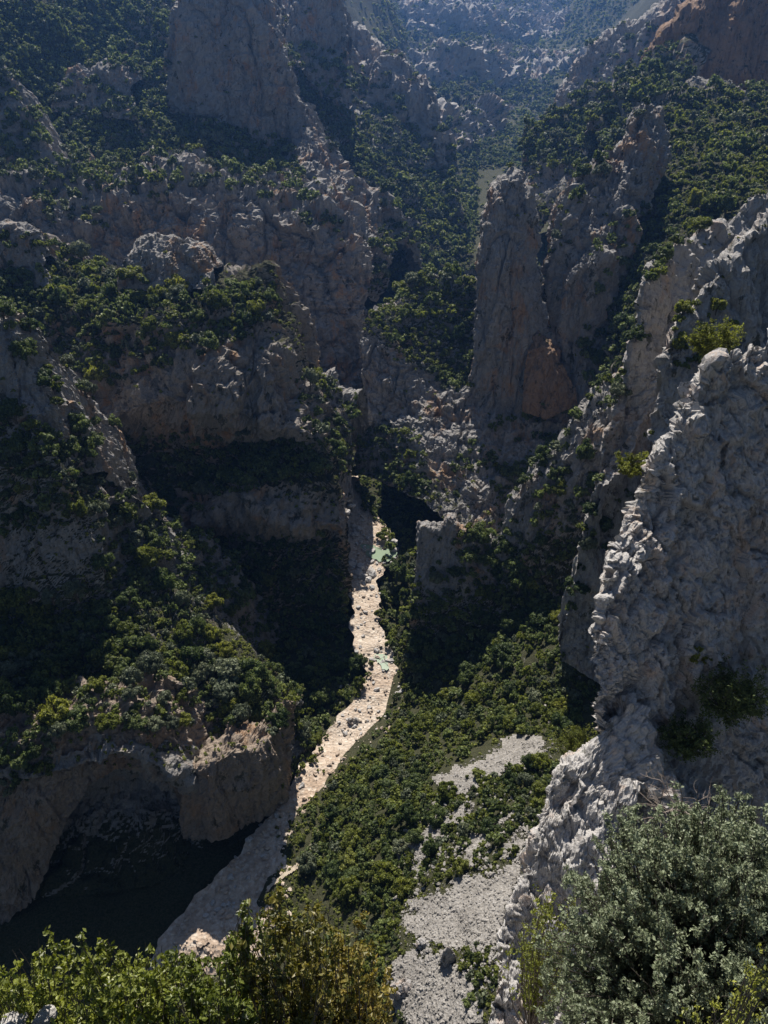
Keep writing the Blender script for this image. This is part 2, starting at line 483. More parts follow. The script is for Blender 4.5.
# far walls and slopes -------------------------------------------------
def step_rows(*rs):
    return [([(u, v, Y) for u, v, Y in r[0]], r[1]) for r in rs]
loft('hill', step_rows(([(150, 235, 500), (420, 228, 520), (500, 207, 545), (560, 205, 545), (760, 195, 520)], 1.0),
              ([(150, 190, 600), (420, 185, 620), (470, 165, 640), (510, 160, 690), (560, 158, 680), (760, 160, 600)], 0.9),
              ([(150, 178, 606), (420, 172, 626), (462, 150, 650), (510, 140, 760), (565, 140, 740), (760, 150, 610)], 0.0),
              ([(150, 125, 630), (420, 120, 650), (450, 112, 670), (520, 112, 860), (580, 110, 820), (760, 110, 630)], 0.0),
              ([(150, 115, 720), (420, 108, 760), (450, 100, 780), (525, 102, 930), (585, 100, 880), (760, 100, 720)], 1.0),
              ([(150, 90, 800), (420, 86, 850), (450, 84, 870), (530, 92, 1000), (590, 90, 950), (760, 88, 800)], 0.9),
              ([(150, 80, 806), (420, 78, 856), (450, 76, 880), (530, 84, 1020), (590, 82, 960), (760, 80, 806)], 0.0),
              ([(150, 52, 830), (420, 52, 880), (480, 48, 920), (530, 60, 1080), (590, 52, 1000), (760, 48, 830)], 0.0),
              ([(150, 44, 1000), (420, 44, 1060), (480, 42, 1100), (540, 52, 1220), (600, 44, 1150), (760, 40, 1000)], 1.0),
              ([(150, 34, 1060), (420, 34, 1130), (480, 34, 1150), (540, 44, 1290), (600, 36, 1200), (760, 32, 1060)], 0.8),
              ([(150, 30, 1064), (420, 30, 1134), (480, 28, 1160), (540, 38, 1300), (600, 30, 1210), (760, 28, 1064)], 0.0),
              ([(150, 4, 1090), (420, 6, 1160), (480, 10, 1190), (540, 20, 1340), (600, 8, 1240), (760, 0, 1090)], 0.0),
              ([(150, -20, 1350), (420, -20, 1350), (540, 0, 1500), (600, -8, 1450), (760, -20, 1350)], 0.7),
              ([(150, -110, 1700), (420, -110, 1700), (540, -90, 1800), (600, -90, 1800), (800, -120, 1700)], 0.4)),
     'rock_far', 300, 420, amp=13, L=48, vert=0.6, crag=1.2, groove=1.3, seed=21, props=S())
loft('cliff_far_left', [([(240, 250, 400), (330, 235, 400), (400, 270, 390), (445, 288, 385), (478, 285, 380)], 0.8),
              ([(240, 150, 470), (330, 160, 460), (400, 180, 450), (440, 215, 440), (470, 240, 420)], 0.7),
              ([(240, 80, 540), (330, 95, 530), (400, 125, 510), (440, 160, 490), (462, 190, 455)], 0.35),
              ([(240, -10, 580), (300, -15, 570), (350, 25, 560), (400, 50, 540), (436, 85, 520), (455, 165, 480)], 0.0)],
     'rock_far', 200, 220, back=[(-30, 50, -5), (-60, 160, -60)], amp=7, L=26, seed=33, props=S())
loft('cliff_far_right', [([(500, 205, 560), (560, 190, 530), (620, 180, 500), (700, 170, 470), (800, 160, 440)], 0.7),
              ([(540, 135, 600), (575, 140, 570), (620, 130, 540), (700, 130, 500), (800, 120, 470)], 0.4),
              ([(556, 100, 620), (573, 62, 600), (600, 35, 590), (650, 5, 575), (700, -20, 565), (800, -60, 550)], 0.0)],
     'rock_far', 180, 160, back=[(20, 50, -5), (60, 160, -50)], amp=7, L=26, seed=35, props=S())
loft('cliff_orange', [([(620, 140, 400), (680, 130, 385), (740, 130, 375), (820, 120, 360)], 0.9),
              ([(640, 92, 400), (690, 72, 378), (768, 82, 364), (820, 92, 352)], 0.6),
              ([(645, 62, 402), (690, 12, 388), (715, -8, 388), (768, -25, 380), (820, -40, 372)], 0.0)],
     'rock_orange', 150, 120, back=[(10, 25, 0), (40, 120, -40)], amp=6, L=28, seed=37, props=S())
loft('hill_green', [([(478, 235, 345), (530, 225, 330), (600, 210, 310), (680, 190, 300)], 0.9),
              ([(522, 190, 362), (560, 178, 350), (610, 165, 340), (680, 140, 340)], 0.3),
              ([(522, 150, 382), (560, 140, 375), (610, 130, 365), (680, 110, 355)], 0.8),
              ([(528, 128, 395), (560, 108, 400), (610, 85, 395), (650, 65, 385), (700, 60, 375)], 0.6)],
     'rock_mid', 160, 150, back=[(5, 20, -4), (20, 80, -60)], amp=7, L=24, seed=39, props=S())

# left mountain --------------------------------------------------------
loft('mountain_left', [([(-120, 260, 300), (0, 250, 300), (150, 262, 296), (260, 270, 290), (300, 275, 300), (380, 300, 330)], 0.6),
              ([(-120, 190, 330), (0, 185, 330), (100, 185, 330), (200, 190, 325), (300, 205, 330), (385, 250, 350)], 0.8),
              ([(-120, 130, 370), (0, 120, 370), (100, 120, 370), (170, 120, 372), (240, 130, 370), (300, 140, 380), (390, 220, 395)], 0.85),
              ([(-120, 60, 420), (0, 55, 420), (100, 55, 420), (170, 50, 422), (290, 70, 440), (385, 190, 440)], 0.85),
              ([(-120, -30, 470), (0, -25, 470), (100, -20, 470), (180, -30, 480), (260, -30, 480), (320, 80, 470), (380, 165, 460)], 0.5)],
     'rock_mid', 260, 240, back=[(-5, 30, 5), (-10, 120, 10)], amp=8, L=26, seed=51, props=S())
link_label = T
loft('rock_tower', [([(120, 150, 378), (190, 150, 370), (250, 155, 366), (290, 165, 372), (330, 205, 375)], 0.5),
              ([(165, 118, 384), (205, 122, 376), (250, 125, 372), (285, 135, 376), (318, 170, 380)], 0.1),
              ([(166, 40, 392), (205, 30, 384), (250, 25, 380), (280, 50, 382), (305, 110, 385)], 0.0),
              ([(168, 22, 396), (186, -10, 392), (230, -30, 390), (262, -20, 392), (278, 30, 396), (300, 95, 398)], 0.0)],
     'rock_mid', 150, 150, back=[(0, 14, 0), (-5, 50, -30)], amp=4.5, L=17, crag=1.1, seed=53, props=T('broad grey rock tower rising out of the dark slope at the top left', 'rock tower'))
loft('rock_band', [([(50, 112, 372), (95, 118, 368), (140, 122, 366)], 0.4), ([(54, 92, 378), (95, 98, 374), (136, 106, 372)], 0.0),
              ([(58, 78, 384), (72, 66, 384), (100, 70, 382), (118, 66, 382), (132, 84, 380)], 0.0)],
     'rock_mid', 90, 70, back=[(0, 8, 0), (0, 30, 0)], amp=3.2, L=13, seed=151, props=T('broken pale rock band in the dark wooded slope at the upper left', 'rock band'))
loft('rock_band', [([(128, 186, 338), (160, 190, 336), (196, 190, 336)], 0.3), ([(134, 172, 342), (160, 176, 340), (190, 178, 340)], 0.0),
              ([(138, 158, 347), (152, 150, 347), (176, 160, 346), (190, 154, 346), (198, 170, 344)], 0.0)],
     'rock_mid', 80, 60, back=[(0, 7, 0), (0, 26, 0)], amp=2.6, L=11, seed=152, props=T('small pale rock band just above the long cliff wall at the left', 'rock band'))
loft('cliff', [([(30, 26, 452), (80, 28, 448), (150, 24, 448)], 0.2), ([(30, 8, 460), (80, 10, 456), (150, 6, 456)], 0.0), ([(30, -14, 470), (80, -10, 466), (150, -18, 466)], 0.0)],
     'rock_mid', 90, 60, back=[(0, 10, 0), (0, 60, 5)], amp=4, L=18, seed=153, props=T('pale cliff band cut off by the top edge left of the rock tower', 'cliff'))
loft('rock_wall', [([(290, 60, 430), (330, 90, 430), (370, 110, 430)], 0.3),
              ([(288, 10, 455), (320, 25, 455), (347, 50, 455)], 0.0),
              ([(285, -30, 470), (320, -30, 468), (346, -5, 465), (350, 20, 465)], 0.0)],
     'rock_mid', 90, 90, back=[(0, 15, 0), (0, 60, -30)], amp=5, L=20, seed=54, props=T('pale cliff just right of the rock tower at the top edge', 'cliff'))
loft('rock_ridge', [([(270, 190, 350), (300, 230, 335), (345, 262, 325), (378, 290, 320)], 0.5),
              ([(290, 150, 365), (320, 185, 352), (358, 220, 342), (388, 262, 335)], 0.2),
              ([(296, 95, 385), (312, 130, 378), (345, 170, 365), (378, 190, 355), (396, 240, 350)], 0.0)],
     'rock_mid', 130, 90, back=[(6, 12, -4), (20, 50, -50)], amp=5, L=16, seed=55, props=T('broken rocky ridge running down to the right from the rock tower', 'rock ridge'))
loft('rock_fin', [([(-60, 175, 320), (10, 170, 312), (52, 178, 306)], 0.3),
              ([(-60, 110, 330), (10, 130, 320), (48, 160, 314)], 0.0),
              ([(-60, 60, 345), (0, 68, 335), (14, 78, 330), (30, 110, 326), (48, 150, 320)], 0.0)],
     'rock_mid', 90, 90, back=[(2, 8, -2), (5, 40, -40)], amp=2.5, L=12, seed=57, props=T('pale rock fin on the left edge below the dark wooded slope', 'rock fin'))
loft('cliff', [([(-60, 400, 250), (60, 400, 250), (200, 400, 255), (300, 398, 262), (362, 392, 270)], 0.1),
              ([(-60, 300, 262), (60, 290, 265), (200, 290, 268), (300, 290, 274), (368, 300, 285)], 0.0),
              ([(-60, 185, 290), (0, 190, 290), (40, 190, 288), (60, 205, 286), (90, 205, 285), (130, 200, 287), (190, 185, 290), (230, 196, 288), (275, 212, 286), (320, 225, 286), (355, 250, 288), (372, 280, 290)], 0.1)],
     'rock_mid', 260, 190, back=[(0, 10, 2), (5, 60, 0)], amp=6.5, L=20, crag=1.2, seed=59, props=T('long grey cliff wall with tan streaks beyond the wooded left bench', 'cliff'))

# left bench and its cliff ---------------------------------------------
loft('cliff', [([(60, 660, 150), (180, 655, 148), (280, 650, 148), (349, 640, 148), (350, 610, 165)], 0.9),
              ([(-60, 600, 155), (120, 570, 160), (220, 575, 158), (300, 560, 160), (348, 560, 156), (347, 525, 180)], 0.9),
              ([(-60, 570, 160), (120, 520, 170), (215, 540, 166), (300, 540, 163), (347, 540, 157), (346, 505, 184)], 0.6),
              ([(-60, 540, 165), (130, 500, 172), (205, 520, 160), (250, 500, 158), (300, 525, 155), (345, 530, 155), (345, 490, 188)], 0.0),
              ([(-60, 500, 170), (100, 480, 174), (200, 475, 170), (290, 470, 163), (340, 490, 159), (343, 450, 192)], 0.95),
              ([(-60, 450, 178), (90, 445, 180), (200, 445, 174), (280, 445, 170), (330, 450, 164), (340, 437, 195)], 0.9),
              ([(-60, 420, 178), (90, 425, 173), (150, 405, 166), (200, 408, 163), (290, 430, 162), (325, 435, 166), (336, 430, 195)], 0.0),
              ([(-60, 350, 186), (90, 395, 178), (150, 372, 172), (220, 360, 169), (285, 362, 170), (302, 392, 172), (335, 410, 185)], 0.0),
              ([(-60, 300, 200), (80, 320, 192), (150, 310, 185), (220, 300, 184), (262, 290, 184), (292, 330, 186), (306, 385, 188)], 0.9),
              ([(-60, 240, 222), (30, 240, 222), (90, 268, 220), (140, 275, 216), (205, 275, 210), (235, 275, 200), (268, 266, 195), (285, 310, 198), (298, 370, 200)], 0.8)],
     'rock_warm', 280, 300, back=[(3, 9, -3), (8, 40, -55)], amp=4.0, L=14, crag=1.1, seed=61, props=T('tan cliff under the wooded left bench, ending in a sharp prow beside the river', 'cliff'))
loft('rock_outcrop', [([(-30, 285, 205), (20, 290, 203), (52, 285, 204)], 0.2), ([(-30, 250, 208), (20, 252, 206), (48, 265, 207)], 0.0),
              ([(-30, 222, 211), (10, 224, 210), (30, 228, 209), (44, 258, 210)], 0.1)],
     'rock_mid', 70, 60, back=[(1, 4, 0), (3, 16, -20)], amp=1.6, L=7, seed=63, props=T('grey rock knob at the left edge of the wooded bench', 'rock outcrop'))
loft('rock_outcrop', [([(118, 290, 196), (165, 292, 194), (216, 290, 196)], 0.2), ([(124, 258, 200), (165, 262, 198), (212, 268, 200)], 0.0),
              ([(127, 252, 204), (140, 238, 204), (170, 238, 203), (200, 248, 203), (213, 270, 204)], 0.1)],
     'rock_mid', 90, 70, back=[(1, 5, 0), (3, 18, -20)], amp=1.8, L=7, seed=64, props=T('flat topped grey rock knob standing behind the trees of the wooded bench', 'rock outcrop'))
loft('rock_outcrop', [([(292, 520, 178), (322, 520, 176), (352, 515, 180)], 0.5), ([(294, 430, 188), (320, 430, 186), (352, 425, 190)], 0.5),
              ([(296, 392, 196), (306, 378, 198), (330, 376, 198), (342, 392, 197), (360, 392, 198)], 0.3)],
     'rock_mid', 80, 80, back=[(1, 5, 0), (3, 18, -30)], amp=2.0, L=7, seed=65, props=T('low rock knob with bushes between the prow and the central cliffs', 'rock outcrop'))

# near left ridge ------------------------------------------------------
loft('ridge_left', [([(-80, 905, 78.5), (60, 900, 79.5), (150, 888, 82), (215, 865, 88), (262, 845, 90), (290, 822, 97), (312, 778, 107)], 1.0),  # foot rows: deep shade of the hollow painted in through the dark veg colour
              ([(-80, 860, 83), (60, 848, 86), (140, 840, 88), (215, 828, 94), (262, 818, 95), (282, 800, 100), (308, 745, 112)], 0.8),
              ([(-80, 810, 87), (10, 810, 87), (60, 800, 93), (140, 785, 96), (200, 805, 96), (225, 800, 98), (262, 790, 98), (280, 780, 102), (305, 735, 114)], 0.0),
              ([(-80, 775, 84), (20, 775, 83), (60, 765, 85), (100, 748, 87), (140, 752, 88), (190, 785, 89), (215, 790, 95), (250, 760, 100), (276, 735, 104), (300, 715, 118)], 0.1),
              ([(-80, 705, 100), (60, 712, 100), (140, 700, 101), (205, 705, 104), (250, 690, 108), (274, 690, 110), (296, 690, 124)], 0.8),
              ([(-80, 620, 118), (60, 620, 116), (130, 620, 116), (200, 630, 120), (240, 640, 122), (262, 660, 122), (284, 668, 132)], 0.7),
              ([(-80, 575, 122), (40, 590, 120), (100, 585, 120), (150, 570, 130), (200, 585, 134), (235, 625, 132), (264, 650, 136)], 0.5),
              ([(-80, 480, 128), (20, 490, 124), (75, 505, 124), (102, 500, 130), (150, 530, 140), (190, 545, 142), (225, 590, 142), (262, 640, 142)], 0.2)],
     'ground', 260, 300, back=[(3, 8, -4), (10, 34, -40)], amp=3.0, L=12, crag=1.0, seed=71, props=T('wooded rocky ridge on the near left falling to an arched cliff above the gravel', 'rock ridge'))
loft('rock_nose', [([(186, 836, 91), (215, 838, 89.5), (250, 830, 91), (277, 812, 96), (290, 800, 102)], 0.0),
              ([(182, 800, 91), (215, 800, 88), (250, 790, 90), (278, 775, 95), (292, 760, 104)], 0.0),
              ([(184, 775, 92), (215, 764, 90), (250, 750, 93), (276, 736, 98), (292, 725, 110)], 0.2)],
     'rock_tan', 100, 100, back=[(0, 3, 0.5), (1, 10, -2)], amp=1.5, L=6, seed=68, props=T('rounded tan rock nose at the right end of the dark arch, beside the gravel', 'rock outcrop'))
loft('rock_arch', [([(-80, 935, 74), (0, 928, 75), (30, 900, 78), (48, 870, 81), (62, 830, 84), (84, 792, 86), (110, 772, 88), (150, 768, 89), (176, 790, 91), (190, 830, 92)], 0.0),
              ([(-80, 840, 81), (0, 835, 81), (25, 820, 82), (45, 800, 84), (64, 778, 86), (90, 758, 88), (120, 748, 89.5), (156, 748, 90.5), (180, 770, 92), (196, 800, 93)], 0.0),
              ([(-80, 750, 87), (0, 748, 87), (30, 742, 88), (60, 732, 89), (90, 724, 91), (120, 722, 92), (156, 728, 93), (180, 745, 94), (200, 765, 95)], 0.3)],
     'rock_tan', 220, 110, back=[(0, 3, 0.5), (1, 12, -1)], amp=1.7, L=6, seed=69, props=T('tan rock arch framing the black hollow at the lower left', 'rock arch'))
loft('rock_fin', [([(-80, 610, 117), (20, 606, 116), (70, 598, 116), (104, 590, 118)], 0.9),
              ([(-80, 560, 119), (20, 552, 118), (70, 545, 118), (102, 540, 121)], 0.5),
              ([(-80, 480, 123), (20, 470, 122), (60, 470, 122), (98, 500, 126)], 0.9),
              ([(-80, 420, 130), (10, 420, 128), (40, 425, 126), (80, 455, 128)], 0.6),
              ([(-80, 300, 140), (0, 315, 136), (14, 330, 134), (28, 370, 132), (50, 405, 131), (64, 440, 131), (92, 475, 132)], 0.0)],
     'rock_mid', 140, 220, back=[(2, 5, -2), (7, 28, -40)], amp=2.2, L=9, seed=73, props=T('steep rock fin at the left edge with a sunlit right flank above dark bushes', 'rock fin'))

# central pinnacle group -----------------------------------------------
loft('cliff', [([(352, 470, 205), (420, 500, 185), (480, 540, 175), (560, 560, 170), (640, 540, 160)], 0.5),
              ([(358, 420, 214), (425, 450, 200), (480, 480, 190), (560, 480, 185), (640, 460, 175)], 0.3),
              ([(360, 350, 226), (400, 380, 218), (450, 400, 213), (500, 410, 210), (570, 420, 205), (640, 400, 195)], 0.0),
              ([(362, 322, 232), (385, 335, 228), (420, 350, 226), (470, 385, 220), (520, 380, 218), (580, 340, 215), (640, 300, 215)], 0.7),
              ([(366, 312, 240), (392, 300, 242), (430, 285, 245), (474, 282, 244), (520, 290, 232), (590, 260, 232), (650, 220, 240)], 0.6)],
     'rock_mid', 240, 240, back=[(2, 10, -2), (5, 50, -40)], amp=3.4, L=14, crag=1.2, seed=81, props=T('grey cliff with a green sloping shelf at the foot of the central pillar', 'cliff'))
loft('rock_pillar', [([(462, 420, 212), (500, 430, 207), (540, 425, 207), (566, 400, 212)], 0.0),
              ([(473, 340, 218), (500, 345, 211), (530, 340, 211), (548, 325, 218)], 0.0),
              ([(472, 275, 225), (495, 260, 217), (522, 255, 217), (540, 262, 224)], 0.0),
              ([(478, 255, 230), (485, 215, 229), (494, 192, 228), (514, 181, 228), (529, 190, 229), (538, 222, 230)], 0.0)],
     'rock_mid', 150, 230, back=[(1, 8, 0), (3, 22, -20), (5, 40, -60)], amp=2.4, L=10, vert=0.22, seed=83, props=T('tall smooth grey rock pillar with a rounded top in the centre of the gorge', 'rock pillar'))
loft('rock_pinnacle', [([(538, 445, 204), (560, 450, 199), (590, 432, 198), (606, 410, 201)], 0.1),
              ([(546, 370, 218), (562, 368, 209), (590, 340, 208), (606, 325, 213)], 0.1),
              ([(550, 290, 226), (564, 282, 214), (595, 258, 211), (622, 245, 217), (640, 232, 224)], 0.1),
              ([(552, 232, 240), (562, 203, 238), (580, 180, 238), (604, 152, 244), (626, 143, 248), (634, 108, 250), (648, 100, 251), (658, 118, 252), (664, 160, 252)], 0.0)],
     'rock_mid', 220, 260, back=[(2, 8, 0), (10, 24, -25), (16, 50, -60)], amp=3.6, L=12, vert=0.28, seed=85, props=T('jagged pinnacle ridge climbing right from the central pillar to a blunt spire', 'rock pinnacle'))
loft('rock_scar', [([(522, 412, 204), (545, 420, 200), (578, 405, 200)], 0.0), ([(522, 380, 207), (545, 382, 203.5), (574, 384, 203.5)], 0.0),
              ([(528, 352, 209.5), (540, 344, 208), (562, 362, 207)], 0.0)], 'rock_orange', 60, 70, back=[(0, 3, 0.5), (0, 12, 0)], amp=1.6, L=7, seed=88, props=T('orange stained rock scar at the foot of the central pillar', 'rock scar'))
loft('hillside_right', [([(590, 430, 170), (640, 420, 160), (700, 380, 150), (800, 340, 140)], 0.6),
              ([(610, 330, 205), (650, 300, 195), (700, 270, 185), (800, 240, 175)], 0.9),
              ([(610, 230, 255), (655, 200, 245), (710, 180, 238), (800, 170, 230)], 1.0),
              ([(600, 150, 310), (660, 130, 300), (710, 115, 295), (800, 110, 285)], 1.0),
              ([(590, 120, 335), (625, 95, 335), (665, 80, 330), (700, 78, 325), (760, 82, 315), (820, 80, 310)], 0.4)],
     'ground', 180, 220, back=[(3, 10, 0), (8, 60, -30)], amp=5, L=20, seed=87, props=S())
loft('rock_crest', [([(488, 650, 132), (530, 630, 129), (580, 608, 126), (640, 580, 124)], 1.0),
              ([(494, 590, 138), (530, 560, 136), (585, 530, 134), (640, 500, 134)], 0.9),
              ([(497, 552, 142), (525, 520, 140), (562, 490, 139), (600, 455, 138), (640, 430, 138)], 0.0),
              ([(498, 545, 143), (506, 505, 145), (530, 472, 146), (560, 448, 147), (575, 425, 147), (590, 396, 148), (620, 380, 149), (650, 370, 150)], 0.1)],
     'rock_mid', 170, 150, back=[(1, 4, 0), (4, 14, -35)], amp=1.7, L=7, seed=89, props=T('sunlit rock crest rising to the right across the dark hollow below the pinnacle', 'rock crest'))
loft('rock_outcrop', [([(398, 690, 128), (440, 690, 125), (480, 680, 125), (530, 660, 126)], 1.0),
              ([(406, 640, 135), (440, 645, 132), (480, 640, 131), (525, 630, 131)], 1.0),
              ([(413, 590, 139), (440, 595, 137), (480, 592, 137), (520, 595, 137)], 0.6),
              ([(416, 565, 141), (440, 568, 140), (480, 566, 140), (515, 575, 141)], 0.0),
              ([(416, 545, 143), (420, 528, 144), (445, 526, 144), (449, 517, 144), (456, 517, 144), (460, 528, 144), (490, 534, 144), (504, 556, 143), (515, 568, 143)], 0.3)],
     'rock_mid', 120, 140, back=[(0, 3, 0), (1, 10, -18)], amp=1.2, L=5.5, seed=91, props=T('small grey rock stub with a tiny horn above the river', 'rock outcrop'))

# right fins -----------------------------------------------------------
loft('rock_fin', [([(560, 665, 101), (610, 690, 100), (680, 650, 108), (780, 600, 118)], 0.0),
              ([(568, 600, 104), (615, 560, 108), (690, 480, 120), (800, 420, 135)], 0.0),
              ([(600, 480, 111), (640, 420, 117), (710, 340, 131), (820, 300, 150)], 0.0),
              ([(556, 650, 104), (562, 610, 105), (575, 560, 108), (590, 500, 112), (600, 440, 116), (626, 385, 121), (637, 330, 125), (642, 268, 130), (662, 245, 135), (700, 235, 144), (768, 190, 160), (820, 170, 166)], 0.1)],
     'rock_fin', 260, 190, back=[(1.5, 3, 0), (8, 14, -14), (14, 30, -50)], amp=2.0, L=8.5, vert=0.25, seed=95, props=T('tall grey rock fin second from the right, sunlit along its left edge', 'rock fin'))
loft('rock_fin', [([(640, 640, 71), (690, 640, 74), (780, 600, 80)], 0.0),
              ([(650, 500, 79), (700, 420, 86), (800, 380, 93)], 0.0),
              ([(652, 470, 81), (655, 420, 84), (660, 350, 88), (690, 318, 92), (706, 285, 95), (740, 240, 99), (768, 217, 102), (820, 190, 105)], 0.1)],
     'rock_fin', 200, 190, back=[(1.5, 3, 0), (6, 12, -12), (12, 26, -40)], amp=1.7, L=7, vert=0.3, seed=97, props=T('grey rock fin on the right just behind the nearest cliff', 'rock fin'))
loft('cliff', [([(490, 1060, 16.5), (560, 1060, 17), (640, 1060, 18), (700, 1060, 18.5), (820, 1060, 19)], 0.0),
              ([(505, 960, 20), (545, 940, 22), (600, 930, 23), (660, 920, 24), (820, 900, 26)], 0.0),
              ([(560, 815, 25.3), (590, 815, 26.2), (650, 820, 27), (840, 800, 29.5)], 0.0),
              ([(600, 735, 26.8), (650, 740, 28.4), (720, 730, 30.5), (840, 700, 32.8)], 0.0),
              ([(599, 690, 27.2), (640, 680, 29), (700, 650, 31), (760, 610, 33), (840, 580, 33.5)], 0.0),
              ([(600, 640, 28.5), (625, 600, 31), (680, 540, 33.8), (750, 490, 36), (840, 450, 37)], 0.0),
              ([(597, 655, 28.5), (601, 610, 30), (610, 560, 32), (625, 515, 34), (645, 470, 35.5), (668, 440, 36.5), (685, 400, 38), (720, 365, 39), (768, 332, 40), (840, 310, 41)], 0.0)],
     'rock_near', 330, 460, back=[(0.8, 1.2, 0), (3, 5, -6), (6, 12, -25)], amp=1.1, L=3.8, vert=0.75, crag=1.15, strata=0.5, groove=0.4, lat=0.08, column=0.9, dip=1.0, soft=0.7, seed=101, props=T('big pale grey limestone cliff filling the right foreground', 'cliff'))
loft('rock_spur', [([(475, 1070, 15.5), (500, 1060, 15.8), (540, 1060, 16), (620, 1060, 16)], 0.0),
              ([(500, 980, 18.3), (520, 930, 20), (550, 900, 20.5), (620, 870, 21.5)], 0.0),
              ([(510, 912, 20.5), (538, 850, 22.0), (565, 800, 23.6), (640, 780, 24.5)], 0.0),
              ([(500, 960, 19.5), (516, 905, 21), (530, 850, 22.5), (545, 790, 24), (560, 770, 24.7), (600, 745, 26), (612, 715, 27.3), (630, 703, 27.6), (648, 725, 27), (670, 775, 25.8), (700, 830, 24)], 0.0)],
     'rock_near', 220, 190, back=[(0.3, 0.8, -0.2), (1.5, 2.5, -5), (2, 5, -22)], amp=0.5, L=2.2, vert=0.9, crag=1.25, strata=0.0, groove=0.2, lat=0.1, dip=0.8, soft=0.6, seed=103, props=T('pale broken rock spur below the big near cliff, beside the scree', 'rock spur'))

# talus slope ----------------------------------------------------------
tal_rows = [[(250, 1060, 55), (330, 1060, 52), (400, 1060, 47), (470, 1060, 42), (560, 1060, 36), (700, 1060, 30)],
            [(228, 960, 72), (300, 960, 67), (380, 960, 61), (450, 960, 55), (560, 960, 48), (700, 960, 40)],
            [(262, 890, 80), (310, 890, 79), (380, 890, 73), (450, 890, 67), (540, 890, 60), (700, 890, 52)],
            [(288, 820, 94.5), (330, 820, 92), (400, 820, 85), (470, 820, 79), (560, 820, 72), (700, 820, 62)],
            [(322, 775, 105), (370, 765, 104), (430, 765, 97), (500, 765, 90), (580, 765, 83), (700, 765, 74)],
            [(384, 715, 121), (440, 705, 118), (480, 705, 112), (540, 705, 104), (600, 705, 97), (720, 700, 88)],
            [(396, 665, 135), (450, 660, 132), (500, 660, 122), (550, 655, 113), (600, 650, 106), (720, 640, 96)],
            [(400, 600, 155), (450, 600, 150), (510, 600, 140), (560, 595, 130), (620, 580, 120), (720, 560, 112)],
            [(388, 560, 172), (430, 550, 165), (510, 560, 155), (560, 550, 145), (620, 540, 135), (720, 520, 124)]]
loft('hillside_talus', [(r, 0.75) for r in tal_rows], 'talus', 240, 240, amp=1.1, L=9, vert=1, crag=0.5, groove=0.0, lat=0.1, column=0.2, strata=0.2, seed=111, props=S())

# surface finder: the ground where the sight line meets it
tree_bvh = None
def build_bvh():
    V = np.concatenate(BV); F = np.concatenate(BF)
    return BVHTree.FromPolygons(V.tolist(), F.tolist())
last = [0]
bvh = build_bvh()
O = Vector((0, 0, 0))
def hit(u, v):
    r = ray(u, v)
    h = bvh.ray_cast(O, r, 4000)
    last[0] = h[2] if h[0] is not None else 0
    return (None, None, 0) if h[0] is None else (h[0], h[1] if h[1].dot(r) < 0 else -h[1], h[3])

def drape(name, poly, mat, lift=0.25, step=2.2, props=None, rag=10.0, keep=None, snap=True):
    """a thin sheet of stones or water laid over the ground inside an outline on the slope, edges made ragged"""
    poly = np.array(poly, float)
    lo = poly.min(0) - 4; hi = poly.max(0) + 4
    us = np.arange(lo[0], hi[0], step); vs = np.arange(lo[1], hi[1], step)
    UU, VV = np.meshgrid(us, vs)
    nn = fbm(np.stack([UU.ravel() / 17, VV.ravel() / 11, 0 * UU.ravel()], 1), 4, 5) * rag
    ins = np.zeros(UU.size, bool)
    x = UU.ravel() + nn; y = VV.ravel() + nn * 0.6
    n = len(poly); j = n - 1
    for i in range(n):
        xi, yi = poly[i]; xj, yj = poly[j]
        c = ((yi > y) != (yj > y)) & (x < (xj - xi) * (y - yi) / (yj - yi + 1e-9) + xi)
        ins ^= c
        j = i
    ids = -np.ones(UU.size, int); V = []
    for k in np.nonzero(ins)[0]:
        p, nm, dd = hit(UU.ravel()[k], VV.ravel()[k])
        if p is None or dd < 48: continue
        ids[k] = len(V); V.append((p.x, p.y, p.z + lift))
    ids = ids.reshape(UU.shape)
    q = np.stack([ids[:-1, :-1], ids[1:, :-1], ids[1:, 1:], ids[:-1, 1:]], -1).reshape(-1, 4)
    q = q[(q >= 0).all(1)]
    V = np.array(V)
    e = np.abs(V[q][:, :, 1].max(1) - V[q][:, :, 1].min(1))
    q = q[e < 6]
    me = make_mesh(name, V, q, True)
    return link(name, me, M[mat], **(props or {}))

# riverbed: a level gravel strip following the valley axis, standing a little above the terrain
def strip(name, pts, mat, lift, n=200, m=9, amp=0.35, props=None):
    """pts: (left u, right u, v, Y)"""
    Lp = np.array([at(a, v, Y) for a, b_, v, Y in pts]); Rp = np.array([at(b_, v, Y) for a, b_, v, Y in pts])
    t = np.linspace(0, len(pts) - 1, n)
    L2 = np.stack([np.interp(t, range(len(pts)), Lp[:, i]) for i in range(3)], 1)
    R2 = np.stack([np.interp(t, range(len(pts)), Rp[:, i]) for i in range(3)], 1)
    for _ in range(4):
        L2[1:-1] = (L2[:-2] + L2[2:] + 2 * L2[1:-1]) / 4; R2[1:-1] = (R2[:-2] + R2[2:] + 2 * R2[1:-1]) / 4
    w = np.linspace(0, 1, m)[None, :, None]
    G = L2[:, None] * (1 - w) + R2[:, None] * w
    P = G.reshape(-1, 3)
    P = P + np.stack([fbm(P / 4, 3, 3) * 1.2, 0 * P[:, 0], fbm(P / 5, 4, 9) * amp + lift], 1)
    F = grid_faces(m, n)[:, ::-1]
    me = make_mesh(name, P, F, True)
    o = link(name, me, M[mat], **(props or {}))
    return o, P, F
